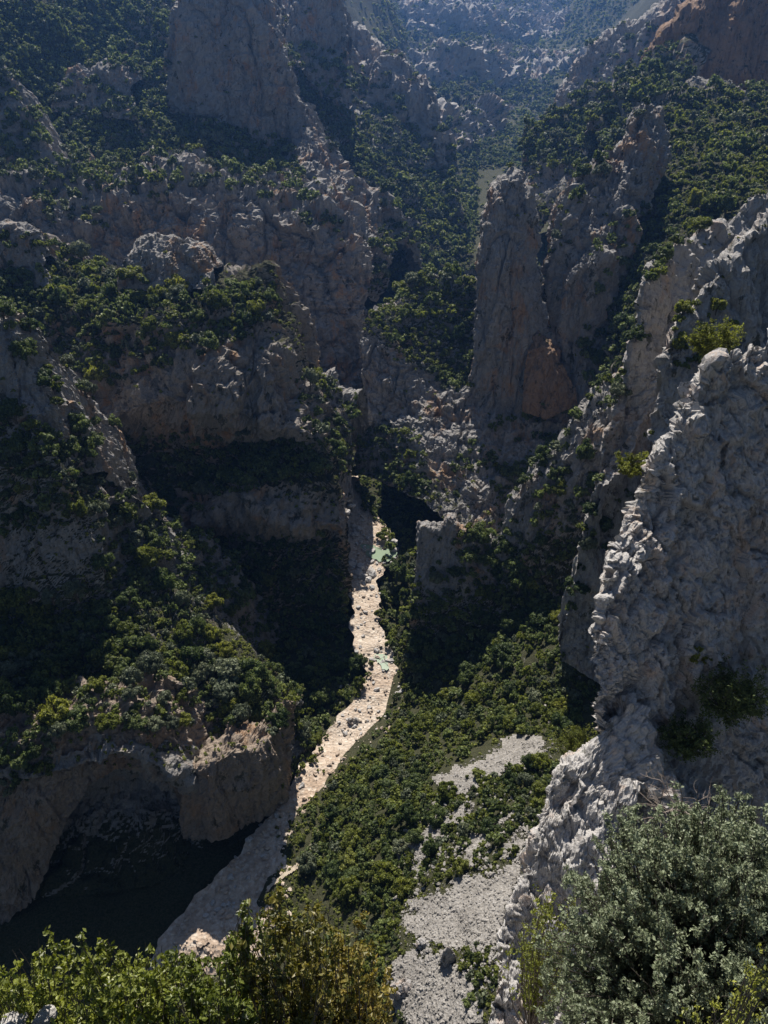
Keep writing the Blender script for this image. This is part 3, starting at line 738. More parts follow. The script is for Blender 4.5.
bed_pts = [(110, 330, 1010, 63.5), (160, 290, 950, 71), (192, 290, 900, 79.5), (228, 292, 865, 85), (260, 296, 830, 92), (282, 312, 800, 99), (302, 350, 770, 106), (324, 388, 735, 116.5), (352, 412, 697, 126.5),
           (366, 400, 670, 134), (352, 386, 640, 143.5), (350, 378, 610, 153.5), (348, 376, 585, 163), (350, 392, 560, 173), (350, 396, 540, 181), (345, 376, 515, 193), (341, 362, 488, 206), (335, 352, 465, 219)]
bed, Pb, Fb = strip('gravel_bed', bed_pts, 'bed', 0.5, 260, 22, 0.5, S())
collide(Pb, Fb)
bvh = build_bvh()
FG = np.concatenate(BG)
last = [0]
def pool(poly):
    c = np.mean(poly, 0); ps = [hit(u, v)[0] for u, v in list(poly) + [tuple(c)]]
    z = float(np.median([p.z for p in ps if p is not None and p.z < -115])) + 0.12
    P_ = np.array(poly, float)
    for _ in range(3):        # round the outline
        Q = np.empty((len(P_) * 2, 2)); Nx = np.roll(P_, -1, 0); Q[0::2] = P_ * .75 + Nx * .25; Q[1::2] = P_ * .25 + Nx * .75; P_ = Q
    P_ = P_ + np.stack([fbm(np.stack([P_[:, 0] / 4, P_[:, 1] / 4, 0 * P_[:, 0] + k_], 1), 3, 3) for k_ in (0, 9)], 1) * 1.8
    W = [tuple(ray(u, v) * (z / ray(u, v).z)) for u, v in P_]
    me = bpy.data.meshes.new('water'); n = len(W)
    cc = tuple(ray(*c) * (z / ray(*c).z))
    me.from_pydata(W + [cc], [], [(i, (i + 1) % n, n) for i in range(n)]); me.update()
    link('water', me, M['water'], **S())
pool([(360, 532), (368, 538), (376, 545), (386, 550), (396, 547), (398, 556), (386, 562), (374, 560), (364, 552), (357, 542)])
pool([(374, 642), (384, 650), (390, 664), (386, 672), (378, 664), (372, 654)])
scree_polys = [[(430, 778), (470, 762), (500, 742), (530, 735), (552, 740), (545, 756), (520, 770), (490, 780), (462, 795), (440, 795)],
               [(398, 915), (430, 895), (470, 880), (505, 868), (530, 862), (540, 880), (512, 930), (498, 960), (470, 955), (440, 945), (410, 935)],
               [(400, 862), (425, 850), (430, 860), (408, 872)], [(440, 820), (470, 800), (478, 812), (450, 830)],
               [(500, 860), (520, 820), (535, 830), (532, 870)], [(395, 960), (430, 950), (470, 975), (480, 1020), (440, 1040), (400, 1020), (385, 985)],
               [(402, 868), (418, 835), (440, 815), (452, 822), (432, 850), (416, 880)], [(452, 872), (470, 842), (496, 822), (512, 800), (520, 806), (500, 838), (478, 866)],
               [(540, 712), (550, 705), (556, 715), (548, 728)]]
scree = [drape('scree', p, 'scree', 0.22, 2.0, dict(kind='stuff', label='pale grey scree of loose stones', category='scree')) for p in scree_polys]
drape('path', [(320, 822), (324, 822), (316, 845), (308, 858), (298, 870), (286, 878), (270, 890), (266, 888), (284, 873), (295, 865), (305, 850), (314, 840)], 'path', 0.3, 1.0, S(), 0.3)

# ------------------------------------------------------------------ trees
def quads(cent, nrm, size, aspect=0.6, rg=rng):
    """leaf faces: centres (n,3), normals (n,3), size (n,)"""
    n = len(cent)
    r = rg.normal(size=(n, 3))
    t = np.cross(nrm, r); t /= np.linalg.norm(t, axis=1, keepdims=True) + 1e-9
    b_ = np.cross(nrm, t); b_ /= np.linalg.norm(b_, axis=1, keepdims=True) + 1e-9
    s = size[:, None] * 0.5
    V = np.stack([cent - t * s, cent + b_ * s * aspect, cent + t * s, cent - b_ * s * aspect], 1).reshape(-1, 3)
    F = np.arange(4 * n).reshape(n, 4)
    return V, F

ico_me = None
def ico(sub):
    import bmesh
    bm = bmesh.new(); bmesh.ops.create_icosphere(bm, subdivisions=sub, radius=1)
    V = np.array([v.co[:] for v in bm.verts]); F = np.array([[v.index for v in f.verts] for f in bm.faces]); bm.free()
    return V, F
ICO1, ICO1F = ico(1)
ICO2, ICO2F = ico(2)

def crown_arrays(seed, clumps, per, leaf, w=1.0, h=0.9, spread=0.62, cr=0.34, core=True):
    """unit crown about 2 wide; base at z=0"""
    rg = np.random.default_rng(seed)
    cs = []
    for i in range(clumps):
        for _ in range(20):
            d = rg.normal(size=3); d /= np.linalg.norm(d)
            if d[2] > -0.35: break
        r = spread * rg.uniform(0.55, 1.0)
        cs.append([d[0] * r * w, d[1] * r * w, h * 0.62 + d[2] * r * h * 0.85])
    cs = np.array(cs)
    rad = cr * rg.uniform(0.65, 1.2, clumps)
    V, F, tint = [], [], []
    off = 0
    for c, r in zip(cs, rad):
        n = per
        d = rg.normal(size=(n, 3)); d /= np.linalg.norm(d, axis=1, keepdims=True)
        d[:, 2] = np.where(d[:, 2] < -0.5, -d[:, 2], d[:, 2])
        rr = r * rg.uniform(0.72, 1.12, n) ** 1.0
        ce = c + d * rr[:, None] * np.array([1, 1, 0.85])
        nn = d + rg.normal(size=(n, 3)) * 0.7; nn /= np.linalg.norm(nn, axis=1, keepdims=True)
        v, f = quads(ce, nn, leaf * rg.uniform(0.6, 1.4, n), 0.65, rg)
        base = rg.uniform(0.15, 0.75)
        V.append(v); F.append(f + off); off += len(v)
        tint.append(np.repeat(np.clip(base + rg.normal(size=n) * 0.18, 0, 1), 4))
    V = np.concatenate(V); F = np.concatenate(F); tint = np.concatenate(tint)
    if core:
        # opaque heart of each clump so the crown does not look like confetti; degenerate quads keep one face size
        for c, r in zip(cs, rad):
            v = ICO1 * r * 0.78 * (1 + 0.2 * rg.normal(size=(len(ICO1), 1))) + c
            f = np.concatenate([ICO1F, ICO1F[:, 2:3]], 1)
            V = np.concatenate([V, v]); F = np.concatenate([F, f + off]); off += len(v)
            tint = np.concatenate([tint, np.full(len(v), 0.15)])
    return V, F, tint

def tri_quads_mesh(name, V, F, tint):
    # split true quads from the triangle cores
    isq = F[:, 3] != F[:, 2]
    me = bpy.data.meshes.new(name)
    Q, Tr = F[isq], F[~isq][:, :3]
    loops = np.concatenate([Q.ravel(), Tr.ravel()]).astype(np.int32)
    tot = np.concatenate([np.full(len(Q), 4), np.full(len(Tr), 3)]).astype(np.int32)
    st = np.r_[0, np.cumsum(tot)[:-1]].astype(np.int32)
    me.vertices.add(len(V)); me.vertices.foreach_set('co', V.astype(np.float32).ravel())
    me.loops.add(len(loops)); me.loops.foreach_set('vertex_index', loops)
    me.polygons.add(len(tot)); me.polygons.foreach_set('loop_start', st); me.polygons.foreach_set('loop_total', tot)
    a = me.attributes.new('tint', 'FLOAT', 'POINT'); a.data.foreach_set('value', tint.astype(np.float32))
    me.update(calc_edges=True)
    return me

def tube_arrays(path, radii, k=6):
    path = np.array(path, float); n = len(path)
    tg = np.gradient(path, axis=0); tg /= np.linalg.norm(tg, axis=1, keepdims=True) + 1e-9
    ref = np.array([0.3, 1, 0.1]); V = []
    for i in range(n):
        a = np.cross(tg[i], ref); a /= np.linalg.norm(a) + 1e-9; b_ = np.cross(tg[i], a)
        for j in range(k):
            th = 2 * math.pi * j / k
            V.append(path[i] + (a * math.cos(th) + b_ * math.sin(th)) * radii[i])
    F = [(i * k + j, i * k + (j + 1) % k, (i + 1) * k + (j + 1) % k, (i + 1) * k + j) for i in range(n - 1) for j in range(k)]
    return np.array(V), np.array(F)

def join(parts):
    V, F, o = [], [], 0
    for v, f in parts:
        V.append(v); F.append(f + o); o += len(v)
    return np.concatenate(V), np.concatenate(F)

def trunk_mesh(seed, h=1.0, r=0.09):
    rg = random.Random(seed)
    parts = [tube_arrays([(0, 0, -0.35), (0.03, 0.01, 0.1), (rg.uniform(-.08, .08), rg.uniform(-.08, .08), 0.45 * h), (rg.uniform(-.12, .12), rg.uniform(-.12, .12), 0.85 * h)], [r * 1.2, r, r * .7, r * .25])]
    for i in range(5):
        a = i * 1.3 + rg.random(); z = rg.uniform(0.15, 0.45)
        parts.append(tube_arrays([(0, 0, z), (math.cos(a) * .25, math.sin(a) * .25, z + .18), (math.cos(a) * .5, math.sin(a) * .5, z + .38)], [r * .5, r * .35, r * .12]))
    V, F = join(parts)
    return make_mesh('trunk', V, F, True)

KINDS = {'oak': ('leaf_oak', 1.0, 0.95), 'olive': ('leaf_olive', 1.0, 0.8), 'grey': ('leaf_dull', 1.0, 0.85)}
crown_me = {}
for kd, (mt, w, h) in KINDS.items():
    lst = []
    for s in range(4 if kd == 'oak' else 3):
        V, F, tint = crown_arrays(100 * len(kd) + s, 26, 90, 0.12, w * (0.9 + 0.1 * s), h * (1.05 - 0.07 * s), 0.78, 0.27)
        me = tri_quads_mesh('crown', V, F, tint); me.materials.append(M[mt]); lst.append(me)
    crown_me[kd] = lst
trunk_mes = [trunk_mesh(s) for s in range(3)]
for t_ in trunk_mes: t_.materials.append(M['bark'])
low = {kd: [crown_arrays(900 + 7 * s + len(kd), 11, 22, 0.27, w, h, 0.75, 0.30) for s in range(5)] for kd, (mt, w, h) in KINDS.items()}
tiny = {kd: [crown_arrays(700 + 7 * s + len(kd), 5, 12, 0.5, w, h) for s in range(4)] for kd, (mt, w, h) in KINDS.items()}

# where trees grow: outline, cover (0..1), crown radius range in m, kind weights (oak, olive, grey), label phrase
REG = [
 # far valley
 ('far', [(440, 120), (500, 100), (545, 60), (560, 110), (540, 180), (480, 215), (470, 250), (400, 300), (380, 270), (400, 180)], .85, (2.2, 3.6), (5, 3, 1), 'on the far valley floor'),
 ('far', [(380, 0), (640, 0), (600, 40), (560, 90), (440, 100), (380, 60)], .35, (2.0, 3.2), (5, 2, 1), 'on the far walls of the gorge'),
 ('far', [(525, 130), (560, 105), (640, 70), (690, 80), (620, 130), (600, 185), (530, 165)], .85, (2.0, 3.2), (5, 2, 1), 'on the round hill behind the pinnacle'),
 ('far', [(640, 20), (690, 60), (680, 90), (640, 100), (560, 100), (600, 60)], .6, (1.8, 3), (5, 2, 1), 'on the slope behind the pinnacle'),
 # left mountain
 ('mountain', [(0, 0), (170, 0), (168, 60), (165, 130), (190, 170), (170, 200), (60, 190), (0, 180)], .9, (1.8, 3.2), (6, 1, 1), 'on the dark upper left slope'),
 ('far', [(478, 150), (520, 150), (520, 182), (478, 200)], .95, (1.8, 3.0), (5, 3, 1), 'on the far valley floor'),
 ('mountain', [(170, 125), (200, 125), (285, 140), (320, 210), (240, 195), (180, 190)], .9, (1.8, 3.0), (6, 1, 1), 'under the rock tower'),
 ('mountain', [(285, 35), (350, 55), (390, 90), (440, 170), (470, 240), (400, 250), (380, 190), (330, 150), (295, 90)], .85, (2.0, 3.2), (6, 1, 1), 'on the dark slope right of the rock tower'),
 ('mountain', [(265, 195), (330, 215), (345, 235), (280, 220)], .8, (1.5, 2.6), (5, 2, 1), 'on top of the long cliff wall'),
 ('mountain', [(20, 195), (130, 195), (140, 230), (60, 230)], .25, (1.5, 2.4), (5, 1, 1), 'on ledges of the long cliff wall'),
 ('mountain', [(380, 200), (440, 260), (480, 270), (400, 300), (370, 290)], .85, (2.0, 3.2), (5, 3, 1), 'in the valley bend'),
 # bench
 ('bench', [(0, 225), (60, 245), (130, 280), (215, 285), (265, 280), (285, 310), (230, 350), (150, 370), (90, 400), (60, 420), (30, 370), (0, 315)], .82, (1.4, 2.8), (5, 4, 1.5), 'on the wooded left bench'),
 ('bench', [(60, 410), (140, 430), (290, 430), (330, 450), (345, 470), (300, 480), (210, 500), (160, 560), (90, 470)], .85, (1.5, 2.8), (7, 1, .5), 'in the shade below the tan cliff'),
 ('bench', [(150, 540), (215, 520), (330, 530), (345, 600), (345, 640), (250, 640), (200, 570)], .7, (1.3, 2.4), (7, 1, .5), 'in the dark hollow beside the river'),
 ('bench', [(295, 380), (345, 378), (362, 400), (350, 480), (310, 440)], .7, (1.1, 2.0), (4, 3, 2), 'on the low knob by the prow'),
 # near left ridge
 ('ridge', [(0, 400), (60, 440), (90, 480), (95, 520), (0, 540)], .75, (1.2, 2.4), (5, 2, 2), 'on the left rock fin'),
 ('ridge', [(70, 450), (120, 490), (200, 540), (260, 600), (240, 620), (205, 610), (215, 640), (270, 680), (272, 715), (200, 740), (120, 730), (0, 720), (0, 600), (100, 590), (100, 520)], .80, (1.2, 3.0), (5, 4, 3), 'on the near left ridge'),
 ('ridge', [(0, 600), (110, 600), (130, 700), (0, 720)], .6, (1.2, 2.2), (7, 1, .5), 'in the shade under the left rock fin'),
 ('ridge', [(0, 720), (60, 710), (60, 770), (20, 800), (0, 790)], .7, (1.2, 2.0), (5, 1, 3), 'at the lower left edge of the ridge'),
 ('ridge', [(255, 650), (300, 650), (340, 640), (378, 670), (370, 690), (335, 710), (325, 750), (300, 780), (275, 790), (270, 700)], .8, (1.0, 2.2), (6, 3, 1), 'on the left bank of the gravel bed'),
 # centre
 ('centre', [(365, 320), (390, 295), (430, 278), (472, 280), (474, 390), (440, 390), (400, 360)], .8, (1.2, 2.4), (3, 6, 1), 'on the green shelf left of the pillar'),
 ('centre', [(360, 430), (420, 430), (430, 500), (415, 540), (385, 545), (355, 490)], .8, (1.1, 2.2), (5, 3, 2), 'at the foot of the central cliff'),
 ('centre', [(385, 545), (415, 540), (420, 600), (450, 640), (430, 690), (400, 680), (380, 620)], .85, (1.1, 2.2), (5, 4, 1), 'on the right bank of the river'),
 ('centre', [(535, 210), (560, 205), (580, 190), (570, 250), (545, 290), (530, 260)], .55, (1.1, 2.0), (5, 2, 1), 'on ledges between the pillar and the pinnacle'),
 ('centre', [(590, 240), (650, 200), (665, 260), (620, 400), (590, 420), (580, 330)], .85, (1.3, 2.4), (7, 1, .5), 'in the shaded gully right of the pinnacle'),
 ('centre', [(440, 540), (500, 540), (500, 480), (560, 430), (600, 470), (610, 560), (560, 640), (470, 680), (420, 620)], .6, (1.2, 2.2), (7, 1, .5), 'in the dark hollow under the rock crest'),
 ('centre', [(490, 410), (600, 400), (580, 440), (500, 500), (430, 500)], .35, (1.0, 2.0), (6, 1, 1), 'on ledges under the pillar'),
 ('centre', [(455, 528), (505, 538), (505, 560), (470, 560)], .8, (0.9, 1.4), (3, 4, 1), 'on the small rock stub'),
 # right hillside
 ('right', [(660, 90), (768, 85), (768, 190), (700, 230), (660, 240), (650, 200), (670, 150)], .72, (1.3, 2.6), (3, 6, 1), 'on the sunny upper right hillside'),
 ('right', [(540, 190), (600, 140), (660, 90), (700, 75), (720, 85), (660, 110)], .2, (1.3, 2.2), (3, 4, 1), 'on the grey crest at the upper right'),
 ('right', [(690, 200), (768, 180), (768, 200), (700, 240), (650, 260)], .5, (0.9, 1.6), (4, 4, 1), 'on the crest of the second fin'),
 ('rfin', [(690, 300), (740, 320), (720, 350), (700, 380), (680, 410), (672, 330)], .8, (0.7, 1.2), (1, 5, 1), 'between the two right fins'),
 ('rfin', [(618, 470), (655, 420), (660, 440), (640, 490), (612, 530)], .6, (0.6, 1.0), (2, 4, 1), 'in the cleft beside the near cliff'),
 # talus
 ('talus', [(385, 745), (430, 700), (480, 690), (530, 650), (575, 645), (600, 700), (560, 740), (500, 735), (430, 775), (400, 790)], .85, (1.0, 2.1), (6, 5, 1), 'on the sunny talus above the scree'),
 ('bank', [(392, 700), (408, 668), (425, 690), (395, 740), (355, 790), (325, 815), (306, 812), (330, 780), (368, 738)], .9, (0.5, 1.3), (4, 5, 1), 'on the low bank at the edge of the gravel bend'),
 ('talus', [(398, 700), (415, 660), (450, 640), (530, 640), (500, 690), (430, 730), (360, 790), (330, 800), (345, 770), (390, 735)], .95, (1.0, 2.0), (6, 5, 1), 'along the foot of the talus by the gravel bend'),
 ('talus', [(330, 770), (385, 745), (430, 780), (440, 800), (470, 800), (440, 860), (400, 900), (375, 920), (340, 900), (300, 870), (320, 830)], .8, (1.0, 2.0), (6, 5, 1), 'on the talus beside the gravel bed'),
 ('talus', [(470, 790), (545, 760), (560, 770), (540, 840), (520, 820), (500, 860), (440, 880), (430, 880)], .82, (1.0, 1.9), (6, 5, 1), 'between the two patches of scree'),
 ('talus', [(390, 800), (520, 760), (530, 850), (400, 900)], .4, (0.8, 1.5), (5, 5, 1), 'scattered across the talus'),
 ('talus', [(370, 900), (400, 905), (400, 950), (440, 960), (500, 940), (495, 1000), (400, 1024), (340, 1000)], .3, (0.6, 1.1), (5, 5, 1), 'on the rough ground below the scree'),
 ('talus', [(286, 770), (330, 760), (320, 830), (290, 890), (340, 960), (300, 960), (260, 900)], .12, (0.4, 0.8), (2, 5, 1), 'low on the bank by the path'),
]
def poly_area(p):
    p = np.array(p, float); x, y = p[:, 0], p[:, 1]
    return abs(np.dot(x, np.roll(y, 1)) - np.dot(y, np.roll(x, 1))) / 2
def inside(p, x, y):
    c = False; j = len(p) - 1
    for i in range(len(p)):
        if (p[i][1] > y) != (p[j][1] > y) and x < (p[j][0] - p[i][0]) * (y - p[i][1]) / (p[j][1] - p[i][1]) + p[i][0]: c = not c
        j = i
    return c
placed = []; cellmap = {}
CS = 4.0
def too_close(p, r):
    k = (int(p[0] // CS), int(p[1] // CS), int(p[2] // CS))
    for a in (-1, 0, 1):
        for b_ in (-1, 0, 1):
            for c_ in (-1, 0, 1):
                for (q, rq) in cellmap.get((k[0] + a, k[1] + b_, k[2] + c_), ()):
                    if (q - p).length < 0.62 * (r + rq): return True
    return False
noscree = scree_polys[:8] + [[(a, v) for a, b_, v, Y in bed_pts[3:]] + [(b_ - 6, v) for a, b_, v, Y in reversed(bed_pts[3:])]]
for (grp, poly, cover, (r0, r1), wt, phrase) in REG:
    xs = [p[0] for p in poly]; ys = [p[1] for p in poly]
    tries = int(poly_area(poly) * 0.55 * (1.0 if grp in ('far', 'mountain') else 0.45))
    for _ in range(tries):
        u = R.uniform(min(xs), max(xs)); v = R.uniform(min(ys), max(ys))
        if not inside(poly, u, v): continue
        if grp in ('talus', 'centre', 'ridge') and any(inside(s, u, v) for s in noscree) and R.random() < 0.88: continue
        if grp == 'mountain' and (inside([(56, 70), (136, 70), (136, 98), (56, 98)], u, v) or inside([(136, 152), (198, 152), (198, 180), (136, 180)], u, v)) and R.random() < .8: continue
        p, nm, d = hit(u, v)
        if p is None or (476 < u < 538 and 168 < v < 260): continue      # the pillar's bare head
        cl = float(vnoise(np.array([[p.x / 9, p.y / 9, p.z / 9]]), 77)[0])
        if R.random() > cover * 0.95 + 0.55 * cl: continue
        g = FG[last[0]]
        if d < 48 or (nm.z < 0.05 and g < 0.7): continue
        if g < 0.2 and (nm.z < 0.6 or R.random() < 0.6): continue
        if g < 0.45 and nm.z < 0.4: continue
        if nm.z < 0.35 and R.random() < 0.35: continue
        r = (r0 * 0.75 + (r1 * 1.3 - r0 * 0.75) * R.random() ** 1.6) * (0.85 + 0.25 * cl)
        if too_close(p, r): continue
        kd = R.choices(('oak', 'olive', 'grey'), wt)[0]
        cellmap.setdefault((int(p.x // CS), int(p.y // CS), int(p.z // CS)), []).append((p, r))
        placed.append((r / d, p, r, kd, phrase, grp, d))
placed.sort(key=lambda t_: -t_[0])
print('trees', len(placed))
NIND = 290
kw = {'oak': 'dark green rounded holm oak', 'olive': 'yellowish green bushy boxwood tree', 'grey': 'dull grey green bushy tree'}
for i, (px, p, r, kd, phrase, grp, d) in enumerate(placed[:NIND]):
    t_ = bpy.data.objects.new({'oak': 'holm_oak', 'olive': 'boxwood_tree', 'grey': 'grey_tree'}[kd], None)
    C.objects.link(t_)
    t_.location = (p.x, p.y, p.z - 0.1 * r)
    t_.rotation_euler = (R.uniform(-.12, .12), R.uniform(-.12, .12), R.uniform(0, 6.28))
    s = r * 1.05
    t_.scale = (s * R.uniform(.9, 1.1), s * R.uniform(.85, 1.1), s * R.uniform(.9, 1.55))
    t_.empty_display_size = 0.2
    t_['label'] = kw[kd] + ' ' + phrase
    t_['category'] = 'tree'
    t_['group'] = ('holm oaks ' if kd == 'oak' else 'boxwood trees ' if kd == 'olive' else 'grey green trees ') + phrase
    link('crown', R.choice(crown_me[kd]), None, t_)
    link('trunk', R.choice(trunk_mes), None, t_)
byg = {}
for o_ in C.objects:
    if o_.get('category') == 'tree' and o_.get('group'): byg.setdefault(o_['group'], []).append(o_)
def pix(o_):
    x, y, z = o_.location; dp = y * cp - z * sp_
    return (x / dp, -(y * sp_ + z * cp) / dp, dp / o_.scale.x)
for g_, os_ in byg.items():
    if len(os_) == 1: continue
    for word, key, fn in (('leftmost', 0, min), ('rightmost', 0, max), ('uppermost', 1, min), ('lowest', 1, max), ('largest', 2, min)):
        free = [o_ for o_ in os_ if o_['label'].split()[0] not in ('leftmost', 'rightmost', 'uppermost', 'lowest', 'largest')]
        pick = fn(os_, key=lambda o_: pix(o_)[key])
        if pick in free: pick['label'] = word + ' ' + pick['label']
rest = placed[NIND:]
for kd in KINDS:
    Vs, Fs, Ts, o = [], [], [], 0
    for (px, p, r, k2, phrase, grp, d) in rest:
        if k2 != kd: continue
        V, F, tint = R.choice(low[kd] if px * 850 > 3.2 else tiny[kd])
        a = R.uniform(0, 6.28); ca, sa = math.cos(a), math.sin(a)
        sx, sz = r * R.uniform(.9, 1.2), r * R.uniform(.9, 1.6)
        X = V[:, 0] * sx; Y = V[:, 1] * sx
        v = np.stack([X * ca - Y * sa + p.x, X * sa + Y * ca + p.y, V[:, 2] * sz + p.z - 0.15 * r], 1)
        Vs.append(v); Fs.append(F + o); o += len(v)
        Ts.append(np.clip(tint + R.uniform(-.2, .25), 0, 1))
    if not Vs: continue
    me = tri_quads_mesh('woodland', np.concatenate(Vs), np.concatenate(Fs), np.concatenate(Ts)); me.materials.append(M[KINDS[kd][0]])
    link('woodland', me, None, kind='stuff', label={'oak': 'dark green woodland covering the gorge slopes', 'olive': 'yellowish green scrub mixed through the gorge slopes', 'grey': 'grey green scrub mixed through the gorge slopes'}[kd], category='woodland')

# small low plants on every sunny or shaded slope: one mass
Vs, Fs, Ts, o = [], [], [], 0
for (poly, n) in [([(0, 225), (285, 270), (345, 480), (345, 640), (0, 720)], 3000), ([(360, 280), (768, 90), (768, 230), (600, 420), (560, 640), (380, 600)], 3000),
                  ([(290, 770), (600, 640), (600, 700), (540, 840), (500, 1024), (330, 1000), (270, 890)], 4500), ([(400, 690), (410, 668), (425, 690), (395, 740), (355, 790), (325, 815), (306, 812), (340, 775)], 500), ([(0, 590), (280, 640), (300, 780), (0, 760)], 3000), ([(0, 0), (640, 0), (560, 180), (470, 260), (360, 270), (0, 190)], 3500)]:
    xs = [p[0] for p in poly]; ys = [p[1] for p in poly]
    for _ in range(n):
        u = R.uniform(min(xs), max(xs)); v = R.uniform(min(ys), max(ys))
        if not inside(poly, u, v) or any(inside(s, u, v) for s in noscree): continue
        p, nm, d = hit(u, v)
        if p is None or nm.z < 0.35 or d < 50 or (FG[last[0]] < 0.3 and (nm.z < 0.75 or R.random() < .6)): continue
        V, F, tint = R.choice(tiny['olive'])
        r = d * R.uniform(0.0022, 0.0045)
        v_ = V * np.array([r, r, r * .8]) + np.array([p.x, p.y, p.z - .1 * r])
        Vs.append(v_); Fs.append(F + o); o += len(v_); Ts.append(np.clip(tint + R.uniform(-.3, .2), 0, 1))
me = tri_quads_mesh('undergrowth', np.concatenate(Vs), np.concatenate(Fs), np.concatenate(Ts)); me.materials.append(M['leaf_olive'])
link('undergrowth', me, None, kind='stuff', label='low green undergrowth between the trees', category='undergrowth')

# ------------------------------------------------------------------ boulders in the river bed
def rock_mesh(name, seed, flat=0.7):
    V, F = ico(4)
    V = V.copy()
    rg = np.random.default_rng(seed)
    for _ in range(9):
        n = rg.normal(size=3); n /= np.linalg.norm(n); c = rg.uniform(0.55, 0.85)
        d = V @ n - c
        V -= np.clip(d, 0, None)[:, None] * n * 0.9
    V += V * fbm(V * 1.5 + seed, 4, seed)[:, None] * 0.18
    V[:, 2] *= flat
    return make_mesh(name, V, F, False, {'veg': np.full(len(V), -0.9)})
bm_ = [rock_mesh('boulder', s) for s in range(5)]
for b_ in bm_: b_.materials.append(M['boulder'])
spots = []
for (poly, n, r0, r1, ph) in [([(352, 534), (364, 527), (380, 540), (402, 542), (404, 560), (388, 568), (366, 562), (352, 548)], 34, .35, 1.2, 'pale boulder at the edge of the upper green pool'), ([(370, 638), (392, 650), (396, 668), (386, 680), (372, 660)], 16, .25, .7, 'pale boulder at the edge of the lower green pool'),
                          ([(350, 560), (385, 560), (398, 545), (392, 570), (372, 590), (352, 580)], 26, .5, 1.7, 'pale angular boulder choking the stream beside the green pool'),
                          ([(346, 500), (360, 505), (368, 530), (358, 540), (346, 520)], 14, .4, 1.1, 'pale boulder in the narrow stream bed above the pool'),
                          ([(352, 590), (380, 590), (384, 650), (356, 660)], 16, .25, .7, 'small pale boulder on the gravel below the pool'),
                          ([(340, 680), (405, 680), (400, 720), (330, 760)], 30, .25, .8, 'reddish boulder on the broad gravel bend'),
                          ([(270, 800), (310, 780), (300, 830), (215, 930), (190, 930)], 22, .3, .8, 'boulder on the gravel bed near the arched cliff')]:
    xs = [p[0] for p in poly]; ys = [p[1] for p in poly]; c_ = 0
    while c_ < n:
        u = R.uniform(min(xs), max(xs)); v = R.uniform(min(ys), max(ys))
        if not inside(poly, u, v): continue
        c_ += 1
        p, nm, d = hit(u, v)
        if p is None: continue
        r = r0 + (r1 - r0) * R.random() ** 1.8
        b_ = link('boulder', R.choice(bm_), None, label=ph, category='boulder', group='boulders: ' + ph)
        b_.location = (p.x, p.y, p.z + r * .2); b_.rotation_euler = (R.uniform(-.3, .3), R.uniform(-.3, .3), R.uniform(0, 6.3))
        b_.scale = (r * R.uniform(.8, 1.4), r * R.uniform(.7, 1.1), r)
# loose stones on the scree and gravel: one mass each
def stones(name, polys, n, r0, r1, mat, label, cat):
    Vs, Fs, o = [], [], 0
    var = [ICO1 * (1 + .25 * np.random.default_rng(s).normal(size=(len(ICO1), 1))) for s in range(6)]
    ar = [poly_area(p) for p in polys]
    for p_, a in zip(polys, ar):
        xs = [p[0] for p in p_]; ys = [p[1] for p in p_]
        for _ in range(int(n * a / sum(ar))):
            u = R.uniform(min(xs), max(xs)); v = R.uniform(min(ys), max(ys))
            if not inside(p_, u, v): continue
            p, nm, d = hit(u, v)
            if p is None or d < 48: continue
            r = r0 + (r1 - r0) * R.random() ** 4
            a_ = R.uniform(0, 6.28); ca, sa = math.cos(a_), math.sin(a_)
            V = R.choice(var) * np.array([r * R.uniform(.8, 1.5), r, r * .6])
            V = np.stack([V[:, 0] * ca - V[:, 1] * sa + p.x, V[:, 0] * sa + V[:, 1] * ca + p.y, V[:, 2] + p.z + .22], 1)
            Vs.append(V); Fs.append(ICO1F + o); o += len(V)
    me = make_mesh(name, np.concatenate(Vs), np.concatenate(Fs), False, {'veg': np.full(o, -0.9)})
    link(name, me, M[mat], kind='stuff', label=label, category=cat)
stones('scree_stones', scree_polys, 7500, .06, .36, 'scree', 'loose pale stones lying over the scree', 'stones')
stones('scattered_stones', [[(390, 850), (440, 790), (560, 735), (560, 860), (500, 1000), (390, 940)]], 3500, .06, .4, 'scree', 'loose pale stones spilling out from the edges of the scree', 'stones')
stones('gravel_stones', [[(a, v) for a, b_, v, Y in bed_pts] + [(b_, v) for a, b_, v, Y in reversed(bed_pts)]], 6500, .08, .55, 'bed', 'loose reddish and pale stones lying over the gravel bed', 'stones')
# rock tooth below the scree and its neighbours
def outcrop(label, u, v, w, h, seed, mat='rock_fin', name='rock_tooth'):
    p, nm, d = hit(u, v)
    V, F = ico(5); V = V.copy()
    V[:, 2] = np.where(V[:, 2] > 0, V[:, 2] * 1.0, V[:, 2] * 0.6)
    tap = 1 - 0.45 * np.clip(V[:, 2:3], 0, 1); V[:, :2] *= tap
    V = V * np.array([w, w * .7, h]) + np.array(p[:])
    dirn = V - np.array(p[:]); dirn /= np.linalg.norm(dirn, axis=1, keepdims=True)
    d1, d2, cid = worley(V / (w * .6), seed)
    V += dirn * ((fbm(V / w, 4, seed) * .28 + (cid - .5) * .25 - np.clip(.12 - (d2 - d1), 0, 1) * 1.4) * w)[:, None]
    me = make_mesh(name, V, F, False, {'veg': np.full(len(V), -0.9)})
    return link(name, me, M[mat], label=label, category='rock')
outcrop('dark pointed rock tooth standing at the lower edge of the scree', 447, 962, 1.2, 3.4, 5)
outcrop('small pale rock left of the pointed rock tooth', 424, 945, 1.2, 1.2, 6, name='rock')
outcrop('low pale rock at the bottom of the rough ground under the scree', 404, 990, 2.0, 1.6, 7, name='rock')
outcrop('round topped bush covered rock beside the gravel bend', 352, 722, 1.4, 1.2, 8, name='rock')

